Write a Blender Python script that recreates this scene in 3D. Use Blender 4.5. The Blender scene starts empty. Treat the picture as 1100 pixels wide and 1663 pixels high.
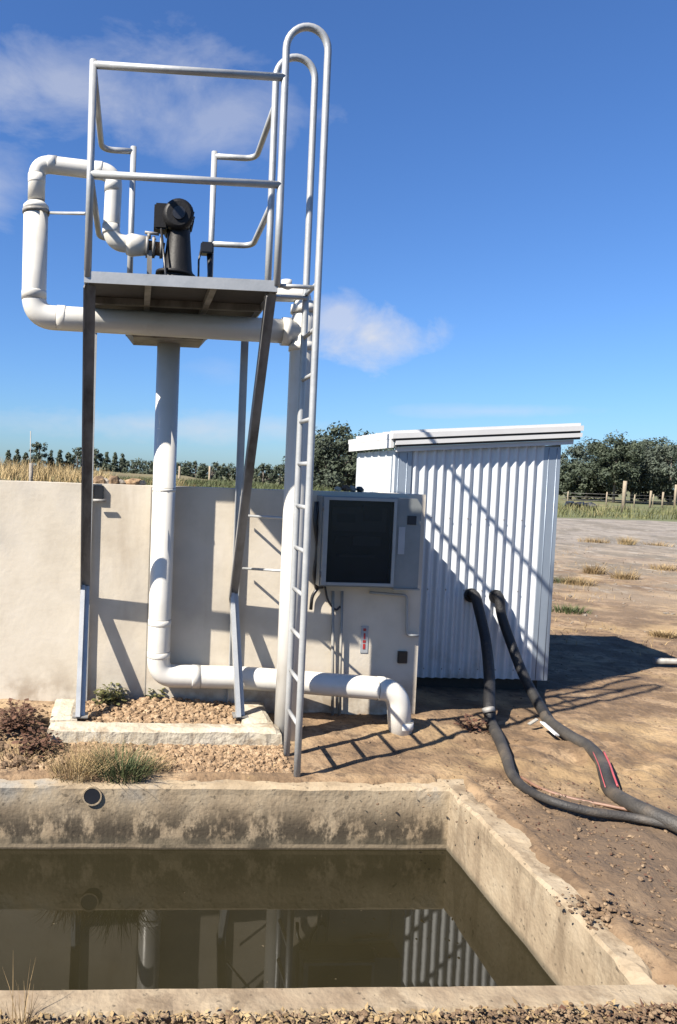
import bpy, math, random
import numpy as np
from mathutils import Vector, Matrix

random.seed(7)
rng = np.random.RandomState(11)
SC = bpy.context.scene
COL = SC.collection

# ------------------------------------------------------------------ camera
PW, PH, FP = 1100.0, 1663.0, 1200.0
PPX, PPY = 294.0, 830.0
EYE = Vector((0.0, 0.0, 1.75))
vY = Vector((-.06, .0542, -1.0)).normalized()
c_ = -(vY.x * .034 + vY.y) / vY.z
vZ = Vector((.034, 1.0, c_)).normalized()
vX = vY.cross(vZ)
cr = Vector((vX.x, vY.x, vZ.x)); cu = Vector((vX.y, vY.y, vZ.y)); cb = Vector((vX.z, vY.z, vZ.z))
cam_d = bpy.data.cameras.new('camera'); cam = bpy.data.objects.new('camera', cam_d); COL.objects.link(cam)
M = Matrix((cr, cu, cb)).transposed().to_4x4(); M.translation = EYE
cam.matrix_world = M
cam_d.sensor_fit = 'VERTICAL'; cam_d.sensor_height = 24.0; cam_d.lens = 24.0 * FP / PH
cam_d.shift_x = (PW / 2 - PPX) / PH
cam_d.shift_y = (PPY - PH / 2) / PH
cam_d.clip_start = .05; cam_d.clip_end = 3000
SC.camera = cam

def ray(x, y):
    return (cr * ((x - PPX) / FP) + cu * ((PPY - y) / FP) - cb)
def P(x, y, Y=None, z=None, X=None):
    """point of the place seen along a sight line, on the plane Y=, z= or X="""
    d = ray(x, y)
    if Y is not None: t = (Y - EYE.y) / d.y
    elif z is not None: t = (z - EYE.z) / d.z
    else: t = (X - EYE.x) / d.x
    return EYE + d * t

# ------------------------------------------------------------------ light
AZ, EL = math.radians(28.7), math.radians(44.3)
travel = Vector((math.cos(AZ) * math.cos(EL), math.sin(AZ) * math.cos(EL), -math.sin(EL)))
sun_d = bpy.data.lights.new('sun', 'SUN'); sun = bpy.data.objects.new('sun', sun_d); COL.objects.link(sun)
sun_d.energy = 5.0; sun_d.angle = math.radians(.53); sun_d.color = (1.0, .92, .80)
sun.rotation_euler = travel.to_track_quat('-Z', 'Y').to_euler()
sun.location = (-6, -4, 8)
SC.view_settings.view_transform = 'Standard'; SC.view_settings.look = 'None'
SC.view_settings.exposure = 1.5; SC.view_settings.gamma = 1.0

W = bpy.data.worlds.new('World'); SC.world = W; W.use_nodes = True
nt = W.node_tree; nt.nodes.clear()
def N(tree, t, **kw):
    n = tree.nodes.new(t)
    for k, v in kw.items(): setattr(n, k, v)
    return n
def math_node(tree, op, a, b=None, clamp=False):
    n = N(tree, 'ShaderNodeMath', operation=op); n.use_clamp = clamp
    for i, v in enumerate((a, b)):
        if v is None: continue
        if isinstance(v, (int, float)): n.inputs[i].default_value = v
        else: tree.links.new(v, n.inputs[i])
    return n.outputs[0]
def build_world():
    L = nt.links
    out = N(nt, 'ShaderNodeOutputWorld'); bg = N(nt, 'ShaderNodeBackground')
    sky = N(nt, 'ShaderNodeTexSky', sky_type='NISHITA'); sky.sun_disc = False
    sky.sun_elevation = EL
    to_sun = -travel
    sky.sun_rotation = math.atan2(to_sun.x, to_sun.y)
    sky.altitude = 50; sky.air_density = 1.1; sky.dust_density = .5; sky.ozone_density = 3.0
    gain = N(nt, 'ShaderNodeMix', data_type='RGBA', blend_type='MULTIPLY'); gain.inputs[0].default_value = 1
    L.new(sky.outputs[0], gain.inputs[6]); gain.inputs[7].default_value = (.50, .75, 1.13, 1)
    tc = N(nt, 'ShaderNodeTexCoord')
    base = tc.outputs['Generated']
    nz = N(nt, 'ShaderNodeTexNoise'); nz.inputs['Scale'].default_value = 7.5; nz.inputs['Detail'].default_value = 10
    nz.inputs['Roughness'].default_value = .6; nz.inputs['Distortion'].default_value = .3
    mp = N(nt, 'ShaderNodeMapping'); mp.inputs['Scale'].default_value = (1.0, 1.0, 1.9)
    L.new(base, mp.inputs['Vector']); L.new(mp.outputs[0], nz.inputs['Vector'])
    total = None
    # the clouds of the photograph: direction, half width, half height, strength
    for (x, y, hw, hh, s, thr) in ((110, 130, 320, 95, .46, .47), (20, 130, 130, 90, .5, .42), (370, 200, 200, 70, .38, .46),
                              (608, 548, 98, 60, .90, .34), (556, 520, 65, 45, .6, .36), (340, 215, 120, 60, .3, .4), (350, 600, 90, 30, .15, .40),
                              (810, 668, 180, 14, .3, .32), (240, 690, 300, 30, .45, .30), (-20, 300, 80, 90, .4, .40)
                              ):
        d = ray(x, y).normalized()
        sub = N(nt, 'ShaderNodeVectorMath', operation='SUBTRACT'); L.new(base, sub.inputs[0]); sub.inputs[1].default_value = d
        k = FP / 1.0
        rd = (ray(x, y)).length
        ml = N(nt, 'ShaderNodeVectorMath', operation='MULTIPLY'); L.new(sub.outputs[0], ml.inputs[0])
        ml.inputs[1].default_value = (k * rd / hw, k * rd / (hw * 1.5), k * rd / hh)
        ln = N(nt, 'ShaderNodeVectorMath', operation='LENGTH'); L.new(ml.outputs[0], ln.inputs[0])
        fall = math_node(nt, 'SUBTRACT', 1.0, math_node(nt, 'MULTIPLY', ln.outputs['Value'], .75), True)
        aa = math_node(nt, 'ADD', math_node(nt, 'MULTIPLY', fall, .55), nz.outputs['Fac'])
        v = math_node(nt, 'MULTIPLY', math_node(nt, 'MULTIPLY', math_node(nt, 'SUBTRACT', aa, .50 + thr*.45), 3.0, True), s)
        v = math_node(nt, 'MULTIPLY', v, math_node(nt, 'MULTIPLY', fall, 4.0, True))
        total = v if total is None else math_node(nt, 'MAXIMUM', total, v)
    mix = N(nt, 'ShaderNodeMix', data_type='RGBA'); L.new(total, mix.inputs[0]); L.new(gain.outputs[2], mix.inputs[6])
    mix.inputs[7].default_value = (5.3, 5.4, 5.8, 1)
    L.new(mix.outputs[2], bg.inputs['Color']); bg.inputs['Strength'].default_value = .050
    L.new(bg.outputs[0], out.inputs['Surface'])
build_world()
SC.render.engine = 'CYCLES'

# ------------------------------------------------------------------ materials
KA = .60
def new_mat(name, colors, scale=6.0, rough=.8, bump=.2, metal=0.0, detail=6.0, bscale=None, spec=None, stops=None, stretch=(1, 1, 1), bdist=.02):
    m = bpy.data.materials.new(name); m.use_nodes = True
    t = m.node_tree; L = t.links; b = t.nodes['Principled BSDF']
    tc = N(t, 'ShaderNodeTexCoord'); mp = N(t, 'ShaderNodeMapping'); mp.inputs['Scale'].default_value = stretch
    L.new(tc.outputs['Object'], mp.inputs['Vector'])
    nz = N(t, 'ShaderNodeTexNoise'); nz.inputs['Scale'].default_value = scale; nz.inputs['Detail'].default_value = detail
    nz.inputs['Roughness'].default_value = .62
    L.new(mp.outputs[0], nz.inputs['Vector'])
    cr_ = N(t, 'ShaderNodeValToRGB'); e = cr_.color_ramp.elements
    stops = stops or [.3 + .4 * i / max(1, len(colors) - 1) for i in range(len(colors))]
    while len(e) < len(colors): e.new(.5)
    for i, c in enumerate(colors):
        e[i].position = stops[i]; e[i].color = (*[q*KA for q in c], 1)
    L.new(nz.outputs['Fac'], cr_.inputs[0]); L.new(cr_.outputs[0], b.inputs['Base Color'])
    b.inputs['Roughness'].default_value = rough; b.inputs['Metallic'].default_value = metal
    if spec is not None: b.inputs['Specular IOR Level'].default_value = spec
    if bump:
        n2 = N(t, 'ShaderNodeTexNoise'); n2.inputs['Scale'].default_value = bscale or scale * 6; n2.inputs['Detail'].default_value = 8
        L.new(mp.outputs[0], n2.inputs['Vector'])
        bp = N(t, 'ShaderNodeBump'); bp.inputs['Strength'].default_value = bump; bp.inputs['Distance'].default_value = bdist
        L.new(n2.outputs['Fac'], bp.inputs['Height']); L.new(bp.outputs[0], b.inputs['Normal'])
    m['ramp'] = cr_.name; m['noise'] = nz.name
    return m

def overlay(m, color, fac_builder):
    """mix a second colour (a stain with a shape of its own) over the base colour"""
    t = m.node_tree; L = t.links; b = t.nodes['Principled BSDF']
    src = b.inputs['Base Color'].links[0].from_socket
    mx = N(t, 'ShaderNodeMix', data_type='RGBA'); L.new(src, mx.inputs[6]); mx.inputs[7].default_value = (*[q*KA for q in color], 1)
    L.new(fac_builder(t), mx.inputs[0]); L.new(mx.outputs[2], b.inputs['Base Color'])
def geo_xyz(t):
    g = N(t, 'ShaderNodeNewGeometry'); s = N(t, 'ShaderNodeSeparateXYZ'); t.links.new(g.outputs['Position'], s.inputs[0])
    return g.outputs['Position'], s.outputs
def noise_of(t, vec, scale, detail=5, stretch=(1, 1, 1), rough=.6):
    mp = N(t, 'ShaderNodeMapping'); mp.inputs['Scale'].default_value = stretch; t.links.new(vec, mp.inputs['Vector'])
    n = N(t, 'ShaderNodeTexNoise'); n.inputs['Scale'].default_value = scale; n.inputs['Detail'].default_value = detail
    n.inputs['Roughness'].default_value = rough
    t.links.new(mp.outputs[0], n.inputs['Vector']); return n.outputs['Fac']
def smooth(t, v, a, b_):
    n = N(t, 'ShaderNodeMapRange', interpolation_type='SMOOTHSTEP')
    t.links.new(v, n.inputs['Value']); n.inputs['From Min'].default_value = a; n.inputs['From Max'].default_value = b_
    return n.outputs[0]
def mul(t, a, b): return math_node(t, 'MULTIPLY', a, b, True)

M_ = {}
M_['galv'] = new_mat('galvanised_steel', [(.48, .50, .51), (.62, .63, .63)], 9, .42, .05, .30, bscale=60)
M_['galv_dull'] = new_mat('weathered_shaded_steel', [(.13, .12, .11), (.30, .29, .275), (.42, .41, .39)], 7, .6, .1, .2, stretch=(1, 1, .35))  # brownish weathered steel, also darkened to paint in the upper struts' shade
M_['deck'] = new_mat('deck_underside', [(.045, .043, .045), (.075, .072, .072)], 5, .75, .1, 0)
M_['pvc'] = new_mat('white_pvc', [(.74, .71, .64), (.84, .82, .76), (.87, .85, .80)], 3, .33, .03, 0, bscale=30)
overlay(M_['pvc'], (.46, .36, .24), lambda t: mul(t, smooth(t, noise_of(t, geo_xyz(t)[0], 7, 6, (1, 1, .4)), .56, .80), .38))
M_['pvc_joint'] = new_mat('pvc_socket_seam', [(.30, .28, .24), (.42, .40, .36)], 10, .6, 0)
M_['black'] = new_mat('black_cast_iron', [(.004, .004, .005), (.013, .012, .013)], 12, .55, .08, 0, spec=.3)
M_['blackpl'] = new_mat('black_plastic', [(.012, .012, .014), (.03, .03, .032)], 8, .35, .05)
M_['motorcap'] = new_mat('motor_cap', [(.012, .013, .018), (.03, .032, .04)], 12, .4, .1)
M_['rusty'] = new_mat('rusty_iron', [(.06, .035, .02), (.18, .10, .05), (.32, .27, .2)], 14, .8, .3)
M_['hose'] = new_mat('black_rubber_hose', [(.007, .007, .009), (.014, .014, .016), (.03, .027, .023)], 5, .62, .35, stops=[.35, .55, .75], bscale=70)
M_['hose_dusty'] = new_mat('dusty_hose', [(.022, .021, .022), (.055, .05, .045), (.16, .125, .09)], 4, .65, .3, stops=[.35, .52, .75], bscale=90)
M_['pinkline'] = new_mat('pink_stripe', [(.45, .07, .09), (.5, .13, .13)], 9, .5, 0)
M_['orange'] = new_mat('tan_tube', [(.20, .10, .07), (.30, .18, .12)], 9, .55, .1)
M_['cabinet'] = new_mat('grey_painted_steel', [(.23, .25, .25), (.31, .33, .33)], 5, .42, .05, 0, bscale=40)
M_['cabinet_frame'] = new_mat('light_grey_frame', [(.36, .38, .38), (.45, .47, .47)], 6, .4, .03)
M_['cabin_in'] = new_mat('instrument_grey', [(.10, .11, .12), (.16, .17, .18)], 6, .5, 0)
M_['dark'] = new_mat('dark_inside', [(.010, .012, .018), (.02, .022, .03)], 6, .5, 0)
M_['conduit'] = new_mat('grey_conduit', [(.30, .29, .26), (.45, .43, .39)], 9, .5, .05)
M_['shed'] = new_mat('zincalume_white', [(.74, .79, .84), (.80, .84, .88)], 3, .42, .03, .10, bscale=25)
overlay(M_['shed'], (.40, .30, .20), lambda t: mul(t, mul(t, smooth(t, noise_of(t, geo_xyz(t)[0], 5, 6), .45, .75), smooth(t, geo_xyz(t)[1][2], .7, 0.1)), .6))
M_['flash'] = new_mat('blue_grey_flashing', [(.36, .43, .52), (.42, .49, .58)], 3, .38, .02, .3)
M_['trim'] = new_mat('white_trim', [(.74, .74, .74), (.82, .82, .82)], 3, .4, .02)
M_['label'] = new_mat('label_white', [(.42, .44, .46), (.5, .52, .54)], 9, .5, 0)
M_['red'] = new_mat('red_print', [(.45, .03, .03), (.55, .05, .05)], 9, .5, 0)
M_['wood'] = new_mat('weathered_post', [(.25, .20, .14), (.45, .38, .28)], 5, .85, .3, stretch=(4, 4, 1))
M_['darkwood'] = new_mat('dark_treated_timber', [(.035, .028, .02), (.07, .055, .04)], 6, .85, .3)
M_['rust_leaf'] = new_mat('dead_brown_leaf', [(.07, .03, .018), (.16, .07, .035)], 12, .8, .1)

def glass_mat():
    m = bpy.data.materials.new('smoked_glass'); m.use_nodes = True
    b = m.node_tree.nodes['Principled BSDF']; b.inputs['Base Color'].default_value = (.012, .014, .02, 1)
    b.inputs['Roughness'].default_value = .05; b.inputs['Alpha'].default_value = .5
    t = m.node_tree; nz = N(t, 'ShaderNodeTexNoise'); nz.inputs['Scale'].default_value = 4
    rr = N(t, 'ShaderNodeMapRange'); rr.inputs['To Min'].default_value = .03; rr.inputs['To Max'].default_value = .14
    t.links.new(nz.outputs['Fac'], rr.inputs['Value']); t.links.new(rr.outputs[0], b.inputs['Roughness'])
    return m
M_['glass'] = glass_mat()

# tank concrete: pale cream render with faint streaks and a dirty foot
m = new_mat('pale_tank_concrete', [(.66, .58, .46), (.79, .71, .58), (.84, .765, .65)], 2.2, .88, .15, bscale=26, detail=9, bdist=.01)
overlay(m, (.36, .27, .18), lambda t: mul(t, smooth(t, noise_of(t, geo_xyz(t)[0], 2.2, 8, (1.0, 1, .22)), .52, .78), .55))
overlay(m, (.30, .21, .13), lambda t: mul(t, smooth(t, noise_of(t, geo_xyz(t)[0], 6, 7), .40, .68), mul(t, smooth(t, geo_xyz(t)[1][2], .42, .0), .85)))
overlay(m, (.42, .40, .37), lambda t: mul(t, smooth(t, noise_of(t, geo_xyz(t)[0], .9, 4), .5, .7), .45))
M_['tank'] = m
# pit concrete: streaked, with algae and a damp band over the water
WATER = -.36
XPR_ = 1.84
m = new_mat('stained_pit_concrete', [(.25, .185, .115), (.42, .325, .21), (.52, .42, .285)], 3.2, .88, .35, bscale=40, detail=10, bdist=.012, stops=[.32, .48, .68])
overlay(m, (.30, .31, .30), lambda t: mul(t, smooth(t, noise_of(t, geo_xyz(t)[0], 2.4, 5, (1, 1, .6)), .50, .66), mul(t, smooth(t, geo_xyz(t)[1][2], -.16, -.02), .7)))
overlay(m, (.055, .042, .025), lambda t: mul(t, smooth(t, noise_of(t, geo_xyz(t)[0], 7.5, 10, (1, 1, .55), .72), .40, .52),
        mul(t, mul(t, smooth(t, geo_xyz(t)[1][2], -.04, -.26), smooth(t, geo_xyz(t)[1][0], XPR_, XPR_-.04)), .95)))
overlay(m, (.045, .035, .02), lambda t: mul(t, smooth(t, noise_of(t, geo_xyz(t)[0], 26, 6), .60, .66), .6))
overlay(m, (.10, .085, .055), lambda t: mul(t, smooth(t, geo_xyz(t)[1][2], WATER + .085, WATER + .045), .6))
overlay(m, (.30, .24, .16), lambda t: mul(t, mul(t, smooth(t, geo_xyz(t)[1][2], WATER + .034, WATER + .026), smooth(t, noise_of(t, geo_xyz(t)[0], 4, 5), .35, .5)), .9))
overlay(m, (.06, .045, .025), lambda t: mul(t, smooth(t, geo_xyz(t)[1][2], WATER + .012, WATER + .006), .9))
M_['pit'] = m
m = new_mat('sunbleached_pit_concrete', [(.27, .20, .13), (.385, .305, .205), (.47, .39, .28)], 3.4, .88, .4, bscale=40, detail=10, bdist=.015)
overlay(m, (.20, .145, .09), lambda t: mul(t, smooth(t, noise_of(t, geo_xyz(t)[0], 6, 8, (1, 1, .25), .68), .48, .64), .75))
overlay(m, (.07, .055, .035), lambda t: mul(t, smooth(t, noise_of(t, geo_xyz(t)[0], 30, 4), .63, .69), .7))
overlay(m, (.08, .07, .045), lambda t: mul(t, smooth(t, geo_xyz(t)[1][2], WATER + .05, WATER + .0), .8))
M_['rim'] = m
m = new_mat('crumbly_slab_concrete', [(.40, .34, .25), (.56, .50, .39), (.64, .58, .47)], 6, .9, .7, bscale=34, bdist=.015)
overlay(m, (.30, .22, .14), lambda t: mul(t, smooth(t, noise_of(t, geo_xyz(t)[0], 8, 7), .50, .66), .7))
M_['slab'] = m
M_['clod'] = new_mat('clay_clods', [(.11, .068, .036), (.35, .23, .13), (.54, .40, .255)], 22, .95, .5, bscale=60)
M_['clod_dark'] = new_mat('brown_clods', [(.08, .048, .027), (.20, .13, .075), (.38, .27, .165)], 20, .95, .5, bscale=60)
M_['gravelmix'] = new_mat('yard_gravel', [(.12, .09, .06), (.24, .20, .16), (.36, .32, .27)], 5, .9, .4, bscale=50)
M_['stone'] = new_mat('pale_stones', [(.26, .23, .20), (.42, .38, .33)], 7, .9, .4, bscale=50)

def ground_mat():
    m = new_mat('bare_clay_ground', [(.13, .082, .043), (.27, .175, .097), (.41, .29, .175)], 1.9, .95, .6, detail=12, bscale=30, bdist=.03, stops=[.34, .5, .64])
    # darker crumbs and pale dust
    overlay(m, (.10, .062, .035), lambda t: mul(t, smooth(t, noise_of(t, geo_xyz(t)[0], 9, 9, rough=.7), .49, .62), .85))
    overlay(m, (.13, .08, .042), lambda t: mul(t, mul(t, smooth(t, noise_of(t, geo_xyz(t)[0], 2.1, 9, (1, 1.6, 1), .68), .44, .56), smooth(t, geo_xyz(t)[1][0], 1.2, 2.6)), .8))
    overlay(m, (.47, .33, .17), lambda t: mul(t, smooth(t, noise_of(t, geo_xyz(t)[0], 1.1, 5), .50, .64), .55))
    # worn brown clods to the near right
    overlay(m, (.14, .095, .06), lambda t: mul(t, mul(t, smooth(t, geo_xyz(t)[1][1], 4.4, 3.4), smooth(t, geo_xyz(t)[1][0], 1.7, 2.4)), mul(t, smooth(t, noise_of(t, geo_xyz(t)[0], 2.4, 6), .25, .45), .95)))
    # pale gravel farther off
    overlay(m, (.38, .29, .195), lambda t: mul(t, smooth(t, geo_xyz(t)[1][1], 8.5, 13), mul(t, smooth(t, noise_of(t, geo_xyz(t)[0], .5, 7), .36, .62), .9)))
    overlay(m, (.30, .285, .265), lambda t: mul(t, smooth(t, geo_xyz(t)[1][1], 13, 24), .68))
    overlay(m, (.17, .145, .11), lambda t: mul(t, smooth(t, geo_xyz(t)[1][1], 9, 15), mul(t, smooth(t, noise_of(t, geo_xyz(t)[0], .7, 10, (1, .6, 1), .72), .47, .56), .75)))
    overlay(m, (.50, .46, .40), lambda t: mul(t, smooth(t, geo_xyz(t)[1][1], 9, 15), mul(t, smooth(t, noise_of(t, geo_xyz(t)[0], 3.1, 8, (1, .5, 1), .75), .55, .62), .6)))
    overlay(m, (.12, .115, .10), lambda t: mul(t, smooth(t, geo_xyz(t)[1][1], 11, 18), mul(t, smooth(t, noise_of(t, geo_xyz(t)[0], 1.6, 8, rough=.7), .52, .64), .6)))
    overlay(m, (.12, .14, .045), lambda t: mul(t, smooth(t, math_node(t, 'ADD', geo_xyz(t)[1][1], math_node(t, 'MULTIPLY', noise_of(t, geo_xyz(t)[0], .25, 5), 9.0)), 42, 44), .93))
    overlay(m, (.26, .20, .10), lambda t: mul(t, smooth(t, geo_xyz(t)[1][1], 40, 60), mul(t, smooth(t, noise_of(t, geo_xyz(t)[0], .22, 7), .48, .62), .8)))
    return m
M_['ground'] = ground_mat()
m = new_mat('bank_soil_and_grass', [(.12, .09, .04), (.20, .16, .07), (.14, .15, .05)], 1.3, .95, .5, detail=8)
M_['bank'] = m
M_['drygrass'] = new_mat('dry_grass', [(.34, .23, .10), (.50, .37, .18), (.60, .47, .26)], 1.6, .9, 0)
M_['greengrass'] = new_mat('green_grass', [(.035, .055, .015), (.075, .10, .03), (.13, .14, .05)], 5, .8, 0)
M_['strip'] = new_mat('rough_pasture', [(.06, .075, .025), (.15, .16, .06), (.34, .28, .14)], .35, .9, 0)
M_['straw'] = new_mat('straw_blades', [(.20, .13, .06), (.36, .25, .12), (.46, .35, .19)], 8, .85, 0)
M_['weed'] = new_mat('weed_leaf', [(.05, .06, .015), (.12, .12, .035), (.2, .17, .06)], 14, .7, 0)
M_['leaf'] = new_mat('dark_conifer_leaf', [(.022, .036, .020), (.045, .065, .034), (.075, .095, .05)], .9, .75, 0)
M_['leaf2'] = new_mat('grey_green_leaf', [(.03, .045, .03), (.06, .08, .055), (.10, .125, .085)], .9, .75, 0)
M_['bark'] = new_mat('bark', [(.10, .085, .07), (.22, .19, .16)], 3, .9, .4, stretch=(3, 3, .6))
def water_mat():
    m = bpy.data.materials.new('murky_water'); m.use_nodes = True; t = m.node_tree; b = t.nodes['Principled BSDF']
    g = N(t, 'ShaderNodeNewGeometry')
    f = noise_of(t, g.outputs['Position'], 2.2, 6, (1, 1.6, 1))
    cr_ = N(t, 'ShaderNodeValToRGB'); cr_.color_ramp.elements[0].color = (.010, .0085, .004, 1); cr_.color_ramp.elements[1].color = (.018, .0155, .008, 1)
    t.links.new(f, cr_.inputs[0]); 
    sc = noise_of(t, g.outputs['Position'], 24, 3, (1, 1, 1))
    mx = N(t, 'ShaderNodeMix', data_type='RGBA'); t.links.new(cr_.outputs[0], mx.inputs[6]); mx.inputs[7].default_value = (.11, .09, .055, 1)
    t.links.new(mul(t, smooth(t, sc, .735, .76), .6), mx.inputs[0])
    t.links.new(mx.outputs[2], b.inputs['Base Color'])
    b.inputs['Roughness'].default_value = .015; b.inputs['IOR'].default_value = 1.36
    n2 = noise_of(t, g.outputs['Position'], 5, 3, (1, .6, 1))
    bp = N(t, 'ShaderNodeBump'); bp.inputs['Strength'].default_value = .006; bp.inputs['Distance'].default_value = .02
    t.links.new(n2, bp.inputs['Height']); t.links.new(bp.outputs[0], b.inputs['Normal'])
    return m
M_['water'] = water_mat()

# ------------------------------------------------------------------ mesh helpers
class MB:
    def __init__(s): s.v = []; s.f = []; s.sm = []
    def add(s, verts, faces, smooth=False):
        o = len(s.v); s.v += [tuple(v) for v in verts]
        s.f += [tuple(i + o for i in f) for f in faces]; s.sm += [smooth] * len(faces)
        return s
    def box(s, a, b):
        (x0, y0, z0), (x1, y1, z1) = a, b
        v = [(x0,y0,z0),(x1,y0,z0),(x1,y1,z0),(x0,y1,z0),(x0,y0,z1),(x1,y0,z1),(x1,y1,z1),(x0,y1,z1)]
        return s.add(v, [(0,3,2,1),(4,5,6,7),(0,1,5,4),(1,2,6,5),(2,3,7,6),(3,0,4,7)])
    def bbox(s, a, b, r=.004):
        """box with chamfered edges"""
        (x0, y0, z0), (x1, y1, z1) = a, b
        import bmesh
        bm = bmesh.new(); bmesh.ops.create_cube(bm, size=1)
        for v in bm.verts:
            v.co = Vector(((x0+x1)/2 + v.co.x*(x1-x0), (y0+y1)/2 + v.co.y*(y1-y0), (z0+z1)/2 + v.co.z*(z1-z0)))
        bmesh.ops.bevel(bm, geom=list(bm.edges), offset=r, segments=2, affect='EDGES')
        bm.verts.index_update()
        s.add([v.co[:] for v in bm.verts], [[v.index for v in f.verts] for f in bm.faces]); bm.free(); return s
    def beam(s, a, b, w, h, up=Vector((0, 0, 1))):
        """rectangular bar from a to b; w across, h along 'up'"""
        a = Vector(a); b = Vector(b); d = (b - a).normalized(); x = d.cross(up).normalized(); u = x.cross(d).normalized()
        vs = []
        for p in (a, b):
            for sx, su in ((-1,-1),(1,-1),(1,1),(-1,1)): vs.append(p + x*(w/2*sx) + u*(h/2*su))
        return s.add(vs, [(0,1,2,3),(7,6,5,4),(0,4,5,1),(1,5,6,2),(2,6,7,3),(3,7,4,0)])
    def tube(s, path, r, n=14, caps=True, radii=None):
        pts = [Vector(p) for p in path]; k = len(pts)
        rs = radii or [r] * k
        t0 = (pts[1] - pts[0]).normalized()
        ref = Vector((0, 0, 1)) if abs(t0.z) < .9 else Vector((1, 0, 0))
        u = t0.cross(ref).normalized(); vs = []; fs = []
        for i, p in enumerate(pts):
            if i == 0: t = t0
            elif i == k - 1: t = (pts[i] - pts[i-1]).normalized()
            else:
                t = ((pts[i+1] - pts[i]).normalized() + (pts[i] - pts[i-1]).normalized())
                t = t.normalized() if t.length > 1e-6 else t0
            u = (u - t * u.dot(t)).normalized(); w = t.cross(u)
            for j in range(n):
                a = 2*math.pi*j/n; vs.append(p + (u*math.cos(a) + w*math.sin(a)) * rs[i])
        for i in range(k-1):
            for j in range(n):
                fs.append((i*n+j, i*n+(j+1)%n, (i+1)*n+(j+1)%n, (i+1)*n+j))
        s.add(vs, fs, True)
        if caps:
            o = len(s.v) - len(vs)
            s.f.append(tuple(o + j for j in reversed(range(n)))); s.sm.append(False)
            s.f.append(tuple(o + (k-1)*n + j for j in range(n))); s.sm.append(False)
        return s
    def rock(s, c, r, flat=.7):
        t = (1 + 5**.5)/2
        V = [(-1,t,0),(1,t,0),(-1,-t,0),(1,-t,0),(0,-1,t),(0,1,t),(0,-1,-t),(0,1,-t),(t,0,-1),(t,0,1),(-t,0,-1),(-t,0,1)]
        F = [(0,11,5),(0,5,1),(0,1,7),(0,7,10),(0,10,11),(1,5,9),(5,11,4),(11,10,2),(10,7,6),(7,1,8),(3,9,4),(3,4,2),(3,2,6),(3,6,8),(3,8,9),(4,9,5),(2,4,11),(6,2,10),(8,6,7),(9,8,1)]
        a = random.uniform(0, 6.28); ca, sa = math.cos(a), math.sin(a); vs = []
        sx, sy = random.uniform(.75, 1.35), random.uniform(.75, 1.2); tl = random.uniform(-.5, .5)
        for x, y, z in V:
            k = r/1.9*random.uniform(.72, 1.2); x *= k*sx; y *= k*sy; z = z*k*flat + x*tl*.5
            vs.append((c[0] + x*ca - y*sa, c[1] + x*sa + y*ca, c[2] + z))
        return s.add(vs, F)
    def blade(s, p, h, w, lean, az, droop=.4, segs=3):
        d = Vector((math.cos(az), math.sin(az), 0)); sd = Vector((-math.sin(az), math.cos(az), 0))
        tw = random.uniform(-.9, .9); sd = (sd*math.cos(tw) + d*math.sin(tw))
        vs = []; p = Vector(p)
        for i in range(segs + 1):
            q = i/segs; c = p + Vector((0,0,1))*(h*(q - droop*lean*q*q*.6)) + d*(h*lean*q*(.4+.6*q)); ww = w*(1-q*.92)/2
            vs += [c - sd*ww, c + sd*ww]
        return s.add(vs, [(2*i, 2*i+1, 2*i+3, 2*i+2) for i in range(segs)])
    def build(s, name, mat, parent=None, root=None, origin=None):
        org = Vector((0, 0, 0))
        r = root or parent
        if r is not None:
            q = r; org = Vector((0, 0, 0))
            while q is not None: org += q.location; q = q.parent
        elif origin is not None: org = Vector(origin)
        else:
            a = np.array(s.v); org = Vector(((a[:,0].min()+a[:,0].max())/2, (a[:,1].min()+a[:,1].max())/2, a[:,2].min()))
        me = bpy.data.meshes.new(name)
        me.from_pydata([(v[0]-org.x, v[1]-org.y, v[2]-org.z) for v in s.v], [], s.f)
        me.polygons.foreach_set('use_smooth', s.sm)
        me.materials.append(M_[mat] if isinstance(mat, str) else mat); me.update()
        o = bpy.data.objects.new(name, me); COL.objects.link(o)
        if parent is not None: o.parent = parent
        else: o.location = org
        return o

def tag(o, label=None, cat=None, group=None, kind=None):
    if label: o['label'] = label
    if cat: o['category'] = cat
    if group: o['group'] = group
    if kind: o['kind'] = kind
    return o
def thing(name, loc, label, cat, group=None):
    o = bpy.data.objects.new(name, None); COL.objects.link(o); o.location = loc; o.empty_display_size = .1
    return tag(o, label, cat, group)
def copy_tree(o, parent=None):
    c = o.copy(); COL.objects.link(c); c.parent = parent
    for ch in list(o.children): copy_tree(ch, c)
    return c
def arc_path(pts, rad=.1, n=6):
    """polyline with rounded corners"""
    pts = [Vector(p) for p in pts]; out = [pts[0]]
    for i in range(1, len(pts)-1):
        a, b, c = pts[i-1], pts[i], pts[i+1]
        r = min(rad, (a-b).length*.49, (c-b).length*.49)
        p0 = b + (a-b).normalized()*r; p1 = b + (c-b).normalized()*r
        for k in range(n+1):
            t = k/n; out.append(p0*(1-t)**2 + b*2*t*(1-t) + p1*t*t)
    out.append(pts[-1]); return out
def catmull(pts, n=8):
    pts = [Vector(p) for p in pts]; q = [pts[0]*2-pts[1]] + pts + [pts[-1]*2-pts[-2]]; out = []
    for i in range(1, len(q)-2):
        p0, p1, p2, p3 = q[i-1:i+3]
        for k in range(n):
            t = k/n
            out.append(.5*((2*p1) + (p2-p0)*t + (2*p0-5*p1+4*p2-p3)*t*t + (3*p1-p0-3*p2+p3)*t**3))
    out.append(pts[-1]); return out

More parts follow.
